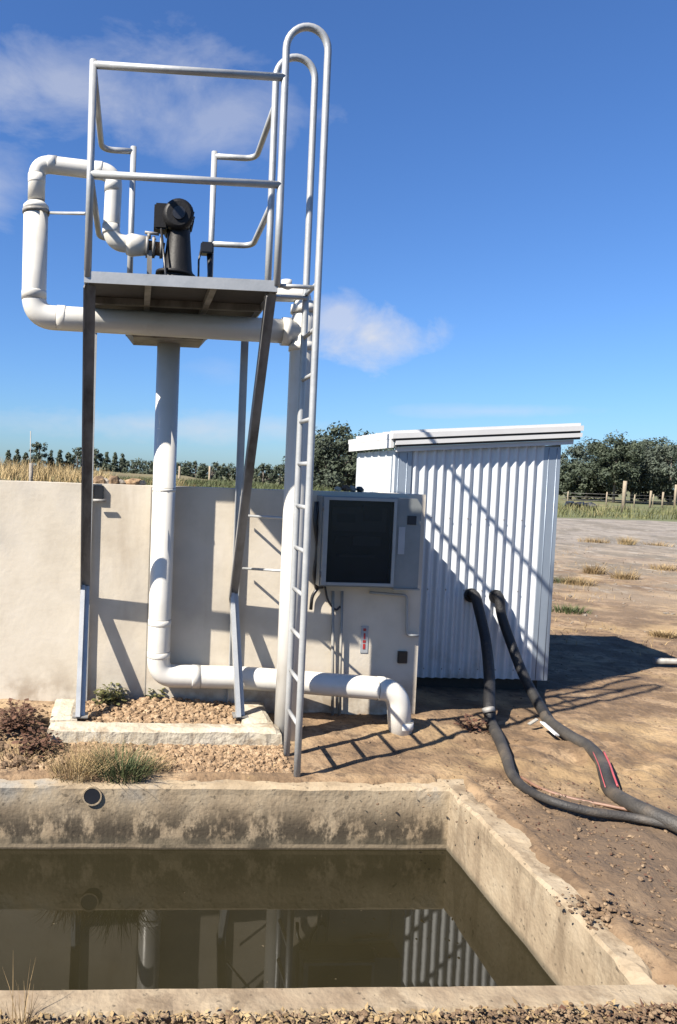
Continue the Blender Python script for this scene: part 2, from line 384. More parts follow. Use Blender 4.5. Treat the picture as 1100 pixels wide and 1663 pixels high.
# value noise for terrain
_perm = rng.rand(256, 256)
def vnoise(x, y):
    xi = np.floor(x).astype(int); yi = np.floor(y).astype(int); fx = x-xi; fy = y-yi
    fx = fx*fx*(3-2*fx); fy = fy*fy*(3-2*fy)
    g = lambda a, b: _perm[a & 255, b & 255]
    return (g(xi,yi)*(1-fx)+g(xi+1,yi)*fx)*(1-fy) + (g(xi,yi+1)*(1-fx)+g(xi+1,yi+1)*fx)*fy
def fbm(x, y, o=5, g=.5):
    s = 0; a = 1; n = 0
    for i in range(o):
        s = s + a*(vnoise(x*2**i + i*17.3, y*2**i + i*9.1)-.5); n += a; a *= g
    return s/n
def sstep(v, a, b):
    t = np.clip((v-a)/(b-a), 0, 1); return t*t*(3-2*t)

# ------------------------------------------------------------------ key planes
YF = P(485, 1266, z=0).y            # ladder / platform front
YR = YF * 1.25                      # rear legs
YW = YF * 1.25 + .05             # tank wall face
WT = P(250, 789, Y=YW).z            # tank wall top
XE = P(677, 1100, Y=YW).x           # tank wall right end
YPI = P(400, 1278, z=0).y           # pit far inner face
YPN = P(400, 1600, z=0).y           # pit near inner edge
XPR = P(731, 1280, Y=YPI).x         # pit right inner face
YS = YR + .83            # shed front
XSL = P(634, 900, Y=YS).x; XSR = P(898, 920, Y=YS).x
print('YF %.2f YR %.2f YW %.2f WT %.2f XE %.2f YPI %.2f YPN %.2f XPR %.2f YS %.2f XS %.2f %.2f' % (YF, YR, YW, WT, XE, YPI, YPN, XPR, YS, XSL, XSR))
SLX0, SLX1 = P(88, 1160, z=.1).x, P(450, 1190, z=.1).x
SLY0, SLY1 = P(260, 1192, z=.1).y, YW - .03

def gh(x, y):
    """height of the ground"""
    x = np.asarray(x, float); y = np.asarray(y, float)
    near = 1 - sstep(y, 9, 16)
    h = fbm(x*.9, y*.9, 3)*.05 + fbm(x*6, y*6, 5, .6)*.035*near
    rough = (1-sstep(y, 4.6, 5.6))*sstep(x, 1.75, 2.3)
    h = h + rough*(fbm(x*5+40, y*5, 5, .65)*.11)
    h = h + (fbm(x*.16+9, y*.16, 3)*.5)*sstep(y, 12, 30)
    flat = np.clip(sstep(np.abs(y-(YPI+.1)), .0, .5)+.15, 0, 1)
    h = h*np.where((x < XPR+.4) & (y < YPI+.6), flat*.8, 1)
    h = h + .02*np.exp(-((x-.2)/1.3)**2 - ((y-(YPI+.42))/.25)**2)*sstep(y, YPI+.1, YPI+.35)
    h = h + .06*sstep(y, YPI+.2, YW)*sstep(-x, -.9, .1)
    h = h + .04*sstep(y, 4.5, 5.0)*(1-sstep(x, 2.1, 2.6))
    # heaped lip just outside the right pit wall
    h = h + .015*np.exp(-((x-(XPR+.42))/.2)**2)*sstep(YPI-y, -.3, .2)
    return h

# ------------------------------------------------------------------ ground sheet with the pit sunk in it
def axis(lo, hi, f0, f1, d, g=1.14):
    a = list(np.arange(f0, f1, d)); s = d; v = f1
    while v < hi: a.append(v); s *= g; v += s
    a.append(hi); s = d; v = f0 - d; left = []
    while v > lo: left.append(v); s *= g; v -= s
    left.append(lo); return np.array(sorted(left) + a)
T = .13                               # pit wall thickness
xs = axis(-600, 900, -2.2, 5.2, .026); ys = axis(.2, 1500, 1.7, 8.6, .026)
GX, GY = np.meshgrid(xs, ys)
H = gh(GX, GY)
edge_n = fbm(GX*6, GY*6, 5, .6)
inside = (GX < XPR + T*.45) & (GY > YPN - .06) & (GY < YPI + .032 + .0*edge_n)
lip = (GX < XPR+T+.06) & (GY > YPN-T-.02) & (GY < YPI+T+.06) & ~inside
side_h = -.03 + .055*sstep(GX - (XPR+.085+edge_n*.16), 0, .05) + fbm(GX*11+5, GY*11, 4, .6)*.05*(GX > XPR+.1)
far_h = -.03 + .046*sstep(GY - (YPI+.045+edge_n*.10), 0, .05)
H = np.where(inside, -1.4, H)
lipz = np.where(GY >= YPI+.032, np.where(GX > XPR+T*.9, np.maximum(side_h, -.02), np.where(GX > XPR-.02, -.03, far_h)), side_h)
lipz = np.where(GY < YPN, -.05, lipz)
H = np.where(lip, lipz, H)
near_front = GY < YPN - T - .02
H = np.where(near_front, H - .05*sstep(GX, -3, -1)*0 - .012, H)
V = np.stack([GX, GY, H], -1).reshape(-1, 3)
nx, ny = len(xs), len(ys)
idx = np.arange(nx*ny).reshape(ny, nx)
F = np.stack([idx[:-1,:-1], idx[:-1,1:], idx[1:,1:], idx[1:,:-1]], -1).reshape(-1, 4)
me = bpy.data.meshes.new('ground'); me.from_pydata(V.tolist(), [], F.tolist()); me.polygons.foreach_set('use_smooth', [True]*len(F))
me.materials.append(M_['ground']); ground = bpy.data.objects.new('ground', me); COL.objects.link(ground)
tag(ground, 'bare brown clay yard fading to gravel and pasture', 'ground', kind='structure')

# water
wv = MB(); wv.add([(-7, YPN-.03, WATER), (XPR+.05, YPN-.03, WATER), (XPR+.05, YPI+.05, WATER), (-7, YPI+.05, WATER)], [(0,1,2,3)])
tag(wv.build('water', 'water'), 'still murky olive water filling the pit', 'water', kind='structure')

# pit walls: a strip swept with ragged edges
def ragged_wall(axis_, c0, c1, a0, a1, z0, z1, seed, amp=.012, d=.03, topdip=None, chips=0.0):
    """closed wall block; axis_ 'x' runs along x (c0<c1), a0..a1 the other axis"""
    mb = MB(); n = max(2, int((c1-c0)/d)); cs = np.linspace(c0, c1, n)
    prof = [(a0, z0), (a0, z0+(z1-z0)*.35), (a0, z0+(z1-z0)*.62), (a0, z1-.10), (a0, z1-.05), (a0, z1-.016), (a0+.014, z1), ((a0+a1)/2-.02, z1), ((a0+a1)/2+.02, z1), (a1-.014, z1), (a1, z1-.016), (a1, z1-.08), (a1, z0)]
    k = len(prof)
    vs = []
    for i, c in enumerate(cs):
        e = fbm(np.array([c*7.0]), np.array([seed+.3]), 5, .65)[0]
        e2 = fbm(np.array([c*9.0]), np.array([seed+7.7]), 5, .7)[0]
        ch = max(0, fbm(np.array([c*3.3]), np.array([seed+21.]), 4)[0]-.08)*chips
        for j, (a, z) in enumerate(prof):
            w = fbm(np.array([c*5]), np.array([seed + j*3.1]), 4)[0]
            aa, zz = a, z
            if j in (5, 6, 7): aa += (e*amp*2.2 if j == 6 else w*amp); zz += e*amp - ch*(.6 if j < 7 else .2)
            elif j in (8, 9, 10): aa += e2*amp*4*(1 if j > 8 else .3) - ch*.5; zz += e2*amp*1.6 - ch*(1.2 if j > 8 else .5)
            elif 1 <= j <= 4: aa += w*amp
            vs.append((c, aa, zz) if axis_ == 'x' else (aa, c, zz))
    fs = []
    for i in range(n-1):
        for j in range(k-1):
            q = (i*k+j, (i+1)*k+j, (i+1)*k+j+1, i*k+j+1)
            fs.append(q if axis_ == 'x' else q[::-1])
    mb.add(vs, fs, False); mb.f += [tuple(range(k)), tuple(reversed([(n-1)*k+j for j in range(k)]))]; mb.sm += [False]*2
    return mb
pit = thing('concrete_pit', (0, YPI, -1.2), 'long stained concrete pit holding murky water in front of the tower', 'pit')
ragged_wall('x', -7, XPR+.001, YPI, YPI+T, -1.2, .0, 3.1, amp=.016).build('far_wall', 'pit', pit)
ragged_wall('y', YPN-T, YPI+T, XPR, XPR+T+.03, -1.2, .0, 11.1, amp=.022, chips=.35).build('side_wall', 'rim', pit)
nw = ragged_wall('x', -7, XPR+T-.02, -YPN, -YPN+T, -1.2, -.001, 17.3, amp=.012)
nw.v = [(x, -y, z) for x, y, z in nw.v]; nw.f = [f[::-1] for f in nw.f]
nw.build('near_wall', 'rim', pit)
# drain stub through the far pit wall
c = P(150, 1292, Y=YPI+.004)
t = thing('drain_stub', (c.x, YPI, c.z), 'short rusty open drain stub poking out of the far pit wall', 'pipe')
mb = MB()
n = 20
for (y0, r0, y1, r1) in ((c.y-.012, .054, YPI+.1, .054), (YPI+.1, .046, c.y-.012, .046)):
    mb.tube([(c.x, y0, c.z), (c.x, y1, c.z)], r0, n, caps=False)
ring = []; o = len(mb.v)
for r in (.054, .046):
    for j in range(n): ring.append((c.x+r*math.cos(2*math.pi*j/n), c.y-.012, c.z+r*math.sin(2*math.pi*j/n)))
mb.add(ring, [(j, (j+1)%n, n+(j+1)%n, n+j) for j in range(n)])
mb.build('pipe_ring', 'pit', t)
MB().tube([(c.x, YPI-.006, c.z), (c.x, YPI-.003, c.z)], .0455, 20).build('bore', 'dark', t)

# ------------------------------------------------------------------ tank (retaining wall, side wall) and bank
tank = thing('concrete_tank', (0, YW, 0), 'cream concrete tank wall standing behind the platform tower', 'tank')
def panel_grid(x0, x1, yf, z0, z1, d=.05, amp=.004, seed=0, thick=.18):
    mb = MB(); X = np.linspace(x0, x1, int((x1-x0)/d)+2); Z = np.linspace(z0, z1, int((z1-z0)/d)+2)
    vs = [];
    for z in Z:
        for x in X:
            zz = z
            if z == Z[-1]: zz = z + float(fbm(np.array([x*4.]), np.array([seed+.5]), 4)[0])*.012
            vs.append((x, yf + float(fbm(np.array([x*1.7]), np.array([z*1.7+seed]), 3)[0])*amp, zz))
    nx_ = len(X); fs = [(j*nx_+i, j*nx_+i+1, (j+1)*nx_+i+1, (j+1)*nx_+i) for j in range(len(Z)-1) for i in range(nx_-1)]
    mb.add(vs, fs, True)
    o = (len(Z)-1)*nx_
    top = vs[o:]; back = [(x, yf+thick, z) for x, y, z in top]
    mb.add(top + back, [(i, i+1, nx_+i+1, nx_+i) for i in range(nx_-1)])
    mb.add([(x1, yf, z0), (x1, yf+thick, z0), (x1, yf+thick, z1), (x1, yf, z1)], [(0,1,2,3)])
    mb.add([(x0, yf+thick, z0), (x1, yf+thick, z0), (x1, yf+thick, z1), (x0, yf+thick, z1)], [(3,2,1,0)])
    return mb
panel_grid(-6, XE, YW, -.2, WT, seed=5).build('front_wall', 'tank', tank)
MB().box((XE-.18, YW+.182, -.2), (XE-.002, YS-.06, WT-.006)).build('side_wall', 'tank', tank)
# vertical shutter joint
xj = P(243, 900, Y=YW).x
MB().box((xj-.004, YW-.002, .02), (xj+.002, YW+.01, WT-.01)).build('shutter_joint', 'pvc_joint', tank)
# bank behind the wall
def bankh(x, y):
    x = np.asarray(x, float); y = np.asarray(y, float)
    h = WT - .07 + fbm(x*.8, y*.8, 4)*.10 + .07*sstep(-x, .2, 1.2)
    h = h + fbm(x*.1+3, y*.1, 3)*.3*sstep(y, 14, 40)
    h = h - (WT+1.2)*sstep(y, 34, 60)
    h = h - (WT+.8)*sstep(x - (XSL-.05), 0, 1.7)
    return np.where((x > XSL-.035) & (y < YS+1.35), -.5, h)
bx = axis(-120, XSL+3.2, -2.5, XSL-.04, .07, 1.2); by = axis(YW+.15, 62, YW+.16, 9.5, .07, 1.12)
by2 = by
BX, BY = np.meshgrid(bx, by2); BH = bankh(BX, BY)
Vb = np.stack([BX, BY, BH], -1).reshape(-1, 3); nb = len(bx); ib = np.arange(len(bx)*len(by2)).reshape(len(by2), nb)
Fb = np.stack([ib[:-1,:-1], ib[:-1,1:], ib[1:,1:], ib[1:,:-1]], -1).reshape(-1, 4)
me = bpy.data.meshes.new('earth_bank'); me.from_pydata(Vb.tolist(), [], Fb.tolist()); me.polygons.foreach_set('use_smooth', [True]*len(Fb))
me.materials.append(M_['bank']); bank = bpy.data.objects.new('earth_bank', me); COL.objects.link(bank)
tag(bank, 'raised grassy earth bank behind the concrete tank', 'bank', kind='structure')

# ------------------------------------------------------------------ foundation ring and clods
found = thing('concrete_footing', ((SLX0+SLX1)/2, SLY0, 0), 'crumbly pale concrete footing ring under the tower legs', 'footing')
def lumpy_beam(x0, y0, x1, y1, z0, z1, seed, amp=.02, d=.035):
    mb = MB(); n = max(2, int((x1-x0)/d)); k = max(2, int((y1-y0)/d)); vs = []
    for j in range(k+1):
        for i in range(n+1):
            x = x0+(x1-x0)*i/n; y = y0+(y1-y0)*j/k
            e = fbm(np.array([x*8.]), np.array([y*8.+seed]), 5, .6)[0]
            edge = (i in (0, n)) or (j in (0, k))
            e2 = fbm(np.array([x*5+31.]), np.array([y*5.+seed]), 4, .6)[0]
            vs.append((x + (e2*amp*1.6 if edge else 0), y + (e*amp*2 if edge else 0), z1 + e*amp - (.015 if edge else 0)))
    fs = [(j*(n+1)+i, j*(n+1)+i+1, (j+1)*(n+1)+i+1, (j+1)*(n+1)+i) for j in range(k) for i in range(n)]
    mb.add(vs, fs)
    loop = [i for i in range(n+1)] + [j*(n+1)+n for j in range(1, k+1)] + [k*(n+1)+i for i in range(n-1, -1, -1)] + [j*(n+1) for j in range(k-1, 0, -1)]
    top = [vs[i] for i in loop]; m_ = len(top)
    cx, cy = (x0+x1)/2, (y0+y1)/2
    bot = [(p[0] + (.02 if p[0] > cx else -.02), p[1]-(.015 if p[1] < cy else 0), z0) for p in top]
    mb.add(top+bot, [(m_+i, m_+(i+1)%m_, (i+1)%m_, i) for i in range(m_)])
    return mb
FZ = .125
lumpy_beam(SLX0, SLY0, SLX1+.02, SLY0+.17, -.1, FZ, 1.3).build('front_beam', 'slab', found)
lumpy_beam(SLX0-.01, SLY0+.172, SLX0+.16, SLY1, -.1, FZ+.012, 8.3).build('side_beam', 'slab', found)
lumpy_beam(SLX1-.2, SLY0+.172, SLX1, SLY1, -.1, FZ+.004, 15.3).build('side_beam', 'slab', found)

def scatter_rocks(name, mat, n, fx, rr, label, cat, zf, flat=.7):
    mb = MB()
    for i in range(n):
        x, y = fx(); r = random.uniform(*rr)*random.choice((.6, .8, 1, 1, 1.35))
        mb.rock((x, y, zf(x, y) + r*.25), r, flat)
    return tag(mb.build(name, mat, origin=(0, 0, 0)), label, cat, kind='stuff')
U = random.uniform
def fill_h(x, y):
    u = (x-SLX0)/(SLX1-SLX0)
    return .05 + .05*math.sin(max(0, min(1, u))*math.pi) + .06*max(0, (y-SLY0-.3)) + random.uniform(-.01, .02)
# earth inside the ring
fm = MB(); gx = np.linspace(SLX0+.12, SLX1-.16, 40); gy = np.linspace(SLY0+.14, SLY1, 24)
fm.add([(x, y, float(fill_h(x, y)) + .012*U(-1, 1)) for y in gy for x in gx], [(j*40+i, j*40+i+1, (j+1)*40+i+1, (j+1)*40+i) for j in range(23) for i in range(39)], True)
tag(fm.build('soil', 'clod'), 'loose tan soil filling the footing ring', 'soil', kind='stuff')
scatter_rocks('clay_clods', 'clod', 3400, lambda: (U(SLX0+.14, SLX1-.2), U(SLY0+.15, SLY1-.02)), (.008, .022), 'loose tan clay lumps heaped inside the footing ring', 'clods', fill_h)
G = lambda x, y: float(gh(np.array([x]), np.array([y]))[0])
scatter_rocks('clay_clods', 'clod', 4200, lambda: (U(SLX0-.05, P(462, 1230, z=0).x), U(YPI+T+.02, SLY0-.0)), (.005, .018), 'tan clay lumps in the strip between footing and pit', 'clods', G)
scatter_rocks('clay_clods', 'clod_dark', 500, lambda: (U(-1.6, SLX0-.03), U(YPI+T+.03, YW-.1)), (.010, .03), 'brown clay lumps left of the footing ring', 'clods', G)
scatter_rocks('clay_clods', 'clod_dark', 2600, lambda: (U(-1.3, XPR+.6), min(YPN-T-.01, random.gauss(YPN-T-.09, .06))), (.004, .011), 'brown crumbled earth in front of the near pit rim', 'clods', G)
scatter_rocks('clay_clods', 'clod_dark', 700, lambda: (random.gauss(XPR+.05, .22) + (0 if random.random() < .7 else -.5), YPN-T-.03-abs(random.gauss(0, .05))), (.003, .010), 'pale dry crumbs heaped at the near right corner of the pit', 'clods', lambda x, y: G(x, y)+U(0, .04))
scatter_rocks('clay_clods', 'clod_dark', 900, lambda: (XPR+T+.06+abs(random.gauss(0, .45)), U(1.9, YPI+.15)), (.003, .011), 'brown crumbs scattered along the right pit wall', 'clods', G)
scatter_rocks('clay_clods', 'clod_dark', 1100, lambda: (U(1.2, 5.5), U(3.6, 7.5)), (.003, .009), 'small brown crumbs scattered over the yard by the shed', 'clods', G)
scatter_rocks('clay_clods', 'clod_dark', 150, lambda: (random.gauss(P(975, 1488, z=0).x, .06), random.gauss(P(975, 1488, z=0).y, .07)), (.005, .014), 'brown broken lumps beside the cracked part of the right pit wall', 'clods', lambda x, y: G(x, y)+U(0, .03))
scatter_rocks('gravel', 'gravelmix', 1500, lambda: (U(3.4, 22), random.triangular(7.5, 26, 9)), (.008, .022), 'grey gravel scattered over the far yard', 'gravel', G)

# ------------------------------------------------------------------ tower
XFL = P(137, 437, Y=YF).x; XFR = P(452, 455, Y=YF).x
ZD = P(300, 448, Y=YF).z                       # deck top
ZR1 = P(300, 113, Y=YF).z; ZR2 = P(300, 290, Y=YF).z
print('X %.2f %.2f deck %.2f rails %.2f %.2f  foot %.2f..%.2f' % (XFL, XFR, ZD, ZR1, ZR2, SLY0, SLY1))
tower = thing('platform_tower', ((XFL+XFR)/2, (YF+YR)/2, 0), 'galvanised steel platform tower with guard rails and side ladder', 'tower')
DT = .062
plat = MB().box((XFL, YF, ZD-DT), (XFR, YF+.008, ZD)).box((XFL, YR-.008, ZD-DT), (XFR, YR, ZD)) \
    .box((XFL, YF+.008, ZD-DT), (XFL+.008, YR-.008, ZD)).box((XFR-.008, YF+.008, ZD-DT), (XFR, YR-.008, ZD)) \
    .box((XFL, YF+.0081, ZD-.010), (XFR, YF+.05, ZD-.002)).build('deck_frame', 'galv', tower)
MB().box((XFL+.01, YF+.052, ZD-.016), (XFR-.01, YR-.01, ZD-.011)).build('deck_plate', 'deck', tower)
for xx in (P(241, 462, Y=YF).x, P(348, 464, Y=YF).x):
    MB().box((xx-.018, YF+.01, ZD-.060), (xx+.018, YR-.01, ZD-.018)).build('joist', 'galv_dull', tower)
ym = (YF*.48+YR*.52)
MB().box((XFL+.01, ym-.02, ZD-.058), (XFR-.01, ym+.02, ZD-.018+.0)).build('cross_beam', 'galv_dull', tower)

def angle_leg(pts, w=.05, flip=1, th=.006):
    """L-section: one flange across (x), one flange reaching forward along its outer side"""
    mb = MB()
    for a, b in zip(pts[:-1], pts[1:]):
        a = Vector(a); b = Vector(b); d = (b-a).normalized(); x = Vector((1, 0, 0)); x = (x - d*x.dot(d)).normalized(); f = d.cross(x).normalized()
        if f.y > 0: f = -f
        for (c0, c1, e0, e1) in ((-w/2, w/2, 0, th), (-w/2*flip, (-w/2+th)*flip, th, w)):
            vs = []
            for p in (a, b):
                for u, v in ((c0, e0), (c1, e0), (c1, e1), (c0, e1)): vs.append(p + x*u + f*v)
            mb.add(vs, [(0,1,2,3),(7,6,5,4),(0,4,5,1),(1,5,6,2),(2,6,7,3),(3,7,4,0)])
    return mb
kL = P(139, 958, Y=YW-.04); kR = P(379, 970, Y=YW-.04)
fL = P(131, 1163, z=FZ); fR = P(390, 1163, z=FZ)
XLL = kL.x; XLR = kR.x
print('kink', kL, kR, 'foot', fL, fR)
LW = .060
for k_, X0, kk, ff in ((0, XFL+.03, kL, fL), (1, XFR-.03, kR, fR)):
    rx = X0 if k_ == 0 else X0
    # rear upright
    xleg = P(150 if k_ == 0 else 396, 600, Y=YW-.03).x
    MB().box((xleg-.027, YW-.034, .02), (xleg+.027, YW-.028, ZD-DT)).box((xleg-.027, YW-.050, .02), (xleg-.021, YW-.0341, ZD-DT)).box((xleg-.027, YR-.01, ZD-DT-.04), (xleg+.027, YW-.028, ZD-DT-.0005)).build('leg', 'galv', tower)
    lg = angle_leg([(X0, YF+.05, ZD-DT), (kk.x, kk.y+.01, kk.z)], LW+.004).build('strut', 'galv_dull', tower)  # strut shade is put into the darker steel colour
    lo = angle_leg([(kk.x, kk.y, kk.z+.02), (ff.x, ff.y, FZ-.01)], LW, th=.03)
    lo = lo.build('foot_strut', 'galv', tower)
    MB().box((ff.x-.05, ff.y-.05, FZ+.003), (ff.x+.05, ff.y+.05, FZ+.012)).build('base_plate', 'galv_dull', tower)

RT = .0205
def post(path, name='post', r=RT, mat='galv'): return MB().tube(path, r, 12).build(name, mat, tower)
xpl = P(149, 200, Y=YF).x
post([(xpl, YF+.012, ZD-.03), (xpl, YF+.012, P(152, 96, Y=YF).z)])
# ladder with hoops: the inner legs of the hoops are the right hand posts
lad = bpy.data.objects.new('ladder', None); COL.objects.link(lad); lad.parent = tower
XL = P(503, 800, Y=YF).x; LWID = .30
ztop = P(505, 42, Y=YF).z
XI = P(459, 250, Y=YF).x
for dy in (0, LWID):
    y = YF + .012 + dy; R = (XL-XI)/2; cx = (XL+XI)/2; zt = ztop - R*1.05
    path = [(XL, y, -.02), (XL, y, .5), (XL, y, 2.0), (XL, y, zt)]
    for k in range(1, 14):
        a = math.pi*k/14; path.append((cx + R*math.cos(a), y, zt + R*1.05*math.sin(a)))
    path += [(XI, y, zt), (XI, y, 3.2), (XI, y, ZD-.03)]
    MB().tube(path, .0205, 12).build('stringer', 'galv', lad)
zr = P(487, 1181, Y=YF).z; i = 0
while zr < ZD + .05:
    MB().tube([(XL, YF+.03, zr), (XL, YF+LWID-.005, zr)], .013, 10).build('rung', 'galv', lad)
    zr += .253
# brackets deck-ladder
for dy in (.03, LWID-.02):
    zz = ZD-.02
    MB().tube([(XFR-.004, YF+dy, zz), (XL, YF+dy, zz)], .012, 10).build('bracket', 'galv', lad)
MB().box((XL-.03, YF-.03, .0), (XL+.03, YF+.05, .008)).build('foot_plate', 'galv_dull', lad)
# front rails
for z in (ZR1, ZR2): MB().tube([(xpl, YF+.012, z), (XI, YF+.012, z)], .0205, 12).build('guard_rail', 'galv', tower)
# side rails, bent inwards to the rear posts
YB = YR - .03
xrl = P(214, 350, Y=YB).x; xrr = P(345, 350, Y=YB).x
ztb = P(218, 246, Y=YB).z; zmb = P(342, 396, Y=YB).z
print('rear rail z', ztb, ZR1, zmb, ZR2)
zA, zB = (ztb+ZR1)/2, (zmb+ZR2)/2
for z0, z1 in ((ZR1-.01, ztb), (ZR2-.01, zmb)):
    MB().tube(arc_path([(xpl, YF+.02, z0), (xpl, YB, z1), (xrl, YB, z1)], .09), .0195, 12).build('guard_rail', 'galv', tower)
    MB().tube(arc_path([(XI, YF+.012+LWID, z0), (XI, YB, z1), (xrr, YB, z1)], .09), .0195, 12).build('guard_rail', 'galv', tower)
post([(xrl, YB, ZD-.03), (xrl, YB, ztb+.03)]); post([(xrr, YB, ZD-.03), (xrr, YB, ztb+.03)])

# ------------------------------------------------------------------ pipework
def elbow_band(parent, p, d, r, w=.05):
    """raised socket collar centred on p along d, with its seam"""
    p = Vector(p); d = Vector(d).normalized()
    MB().tube([p - d*(w/2+.004), p - d*(w/2-.006), p + d*w/2], r*1.03, 24, radii=[r*1.002, r*1.03, r*1.03]).build('socket', 'pvc', parent)
    MB().tube([p + d*(w/2), p + d*(w/2+.004)], r*1.02, 24).build('seam', 'pvc_joint', parent)
YP = 4.745
RB = .076; RS = .053
a = P(57, 420, Y=YP); zbot = P(110, 517, Y=YP).z; xr = a.x; ztp = P(110, 268, Y=YP).z; zred = P(57, 338, Y=YP).z
XC = P(489, 620, Y=YP).x
loop = thing('discharge_pipe', (xr, YP, zbot), 'white plastic pipe looping left of the tower and under its platform', 'pipe')
bt = MB().tube(arc_path([(xr, YP, zred), (xr, YP, zbot), (XC-.02, YP, zbot-.02)], .13, 10), RB, 28).build('lower_run', 'pvc', loop)
xt = P(182, 330, Y=YP).x
pz = P(230, 399, Y=YP).z
MB().tube(arc_path([(xr, YP, zred+.05), (xr, YP, ztp), (xt+.01, YP, ztp-.03), (xt-.0, YP, pz+.01), (P(236, 400, Y=YP).x, YP, pz)], .09, 10), RS, 24).build('upper_run', 'pvc', loop)
MB().tube([(xr, YP, zred-.012), (xr, YP, zred+.012), (xr, YP, zred+.035)], RB, 24, radii=[RB*1.05, RB*1.04, RS*1.06]).build('reducer', 'pvc', loop)
MB().tube([(xr, YP, zred-.035), (xr, YP, zred-.012)], RB*1.10, 24).build('clamp', 'galv_dull', loop)
MB().tube([(xr+.08, YP, zred-.024), tuple(P(140, 347, Y=YF+.02))], .009, 8).build('stay_rod', 'galv', loop)
# collars
elbow_band(loop, (xr, YP, P(57, 480, Y=YP).z), (0,0,-1), RB); elbow_band(loop, (P(100, 517, Y=YP).x, YP, zbot), (-1,0,0), RB)
elbow_band(loop, (xr, YP, P(52, 290, Y=YP).z), (0,0,1), RS); elbow_band(loop, (P(85, 268, Y=YP).x, YP, ztp-.004), (1,0,0), RS)
elbow_band(loop, (xt+.005, YP, P(187, 305, Y=YP).z), (0,0,-1), RS); elbow_band(loop, (P(160, 270, Y=YP).x, YP, ztp-.022), (-1,0,0), RS)
elbow_band(loop, (xt, YP, P(180, 372, Y=YP).z), (0,0,1), RS*1.02)
MB().tube([(P(205, 400, Y=YP).x, YP, pz), (P(214, 400, Y=YP).x, YP, pz), (P(238, 400, Y=YP).x, YP, pz)], RS, 24, radii=[RS*1.1, RS*1.32, RS*1.1]).build('reducer', 'pvc', loop)

# standpipe (white column beside ladder)
stand = thing('standpipe', (XC, YP, 0), 'thick white standpipe rising from the ground behind the ladder', 'pipe')
ztee = zbot
MB().tube([(XC, YP, -.1), (XC, YP, 1.2), (XC, YP, ztee+.02), (XC, YP, P(487, 490, Y=YP).z)], RB*1.06, 28, radii=[RB*1.06, RB*1.06, RB*1.06, RB*.86]).build('column', 'pvc', stand)
MB().tube([(XC-.14, YP, ztee-.02), (XC-.085, YP, ztee-.02)], RB*1.17, 28).build('tee_socket', 'pvc', stand)
MB().tube([(XC, YP, ztee-.14), (XC, YP, ztee-.09)], RB*1.16, 28).build('tee_socket', 'pvc', stand)
MB().tube([(XC, YP, ztee+.10), (XC, YP, ztee+.15)], RB*1.13, 28).build('tee_socket', 'pvc', stand)
zc = P(487, 482, Y=YP).z
MB().tube(arc_path([(XC, YP, ztee+.15), (XC, YP, zc+.01), (XC-.5, YP+.03, zc+.01)], .07), .044, 20).build('overflow_pipe', 'pvc', stand)
MB().tube([(XC-.12, YP, zc+.04), (XC-.12, YP, zc+.10)], .035, 16).build('cap', 'pvc', stand)

# straps tying the standpipe to the tank wall
for py_, lab in ((840, 'upper thin dark strap rod tying the standpipe to the wall'), (926, 'lower thin pale strap rod tying the standpipe to the wall')):
    a = P(395, py_-3, Y=YR+.0); b = Vector((XC-.06, YP+.03, P(458, py_+2, Y=YP).z))
    tag(MB().tube([a, b], .009, 8).build('strap_rod', 'galv'), lab, 'rod', 'strap rods of the standpipe')

# down pipe and drain
YD = YW - .115; RD = .079
xd1 = P(260, 1000, Y=YD).x; zdr = P(300, 1098, Y=YD).z; pe = P(655, 1175, z=.0)
ye = P(600, 1119, z=zdr-.01).y; ye = min(max(ye, YD-.25), YD)
xe = P(652, 1140, Y=ye).x
down = thing('drain_pipe', (xd1, YD, zdr), 'white drain pipe dropping down the tank wall and running along its foot', 'pipe')
ztd = P(270, 556, Y=YD).z
MB().tube(arc_path([(xd1, YD, ztd+.04), (xd1, YD, zdr), (xd1+.6, YD, zdr-.004), (xe-.03, ye, zdr-.012), (xe+.01, ye, -.05)], .12, 10), RD, 28).build('pipe_run', 'pvc', down)
for px_, d in ((318, 1), (605, -1)):
    pp = Vector((P(px_, 1100, Y=YD).x, YD, zdr))
    if px_ > 400:
        q_ = (pp.x-xd1-.6)/(xe-.03-xd1-.6); pp.y = YD+(ye-YD)*q_; pp.z = zdr-.004-.008*q_
    else: pp.z -= .004*(pp.x-xd1)/.6
    elbow_band(down, pp, (d, 0, 0), RD, .055)
for py_ in (1010, 795, 1062): elbow_band(down, (xd1, YD, P(258, py_, Y=YD).z), (0, 0, 1), RD, .02 if py_ == 795 else .04)
elbow_band(down, (xe+.008, ye, .075), (0, 0, 1), RD, .05)
# catch tray between the pipe and the deck
trz0 = P(270, 558, Y=YR-.1).z
ta = P(205, 550, Y=YR-.1).x; tb = P(338, 550, Y=YR-.1).x
tr = thing('catch_tray', ((ta+tb)/2, YR, trz0), 'shallow grey steel catch tray under the platform feeding the drain pipe', 'tray')
MB().add([(ta+.05, YR-.30, trz0), (tb-.05, YR-.30, trz0), (tb-.05, YW-.03, trz0), (ta+.05, YW-.03, trz0), (ta, YR-.34, trz0+.06), (tb, YR-.34, trz0+.06), (tb, YW-.02, trz0+.06), (ta, YW-.02, trz0+.06)],
  [(0,3,2,1),(4,5,6,7),(0,1,5,4),(1,2,6,5),(2,3,7,6),(3,0,4,7)]).build('pan', 'galv_dull', tr)
MB().box((ta-.006, YR-.346, trz0+.061), (tb+.006, YW-.015, trz0+.07)).build('rim', 'galv_dull', tr)
for xx in (ta+.05, tb-.05): MB().box((xx-.015, YR-.2, trz0+.072), (xx+.015, YR-.17, ZD-.065)).build('hanger', 'galv_dull', tr)

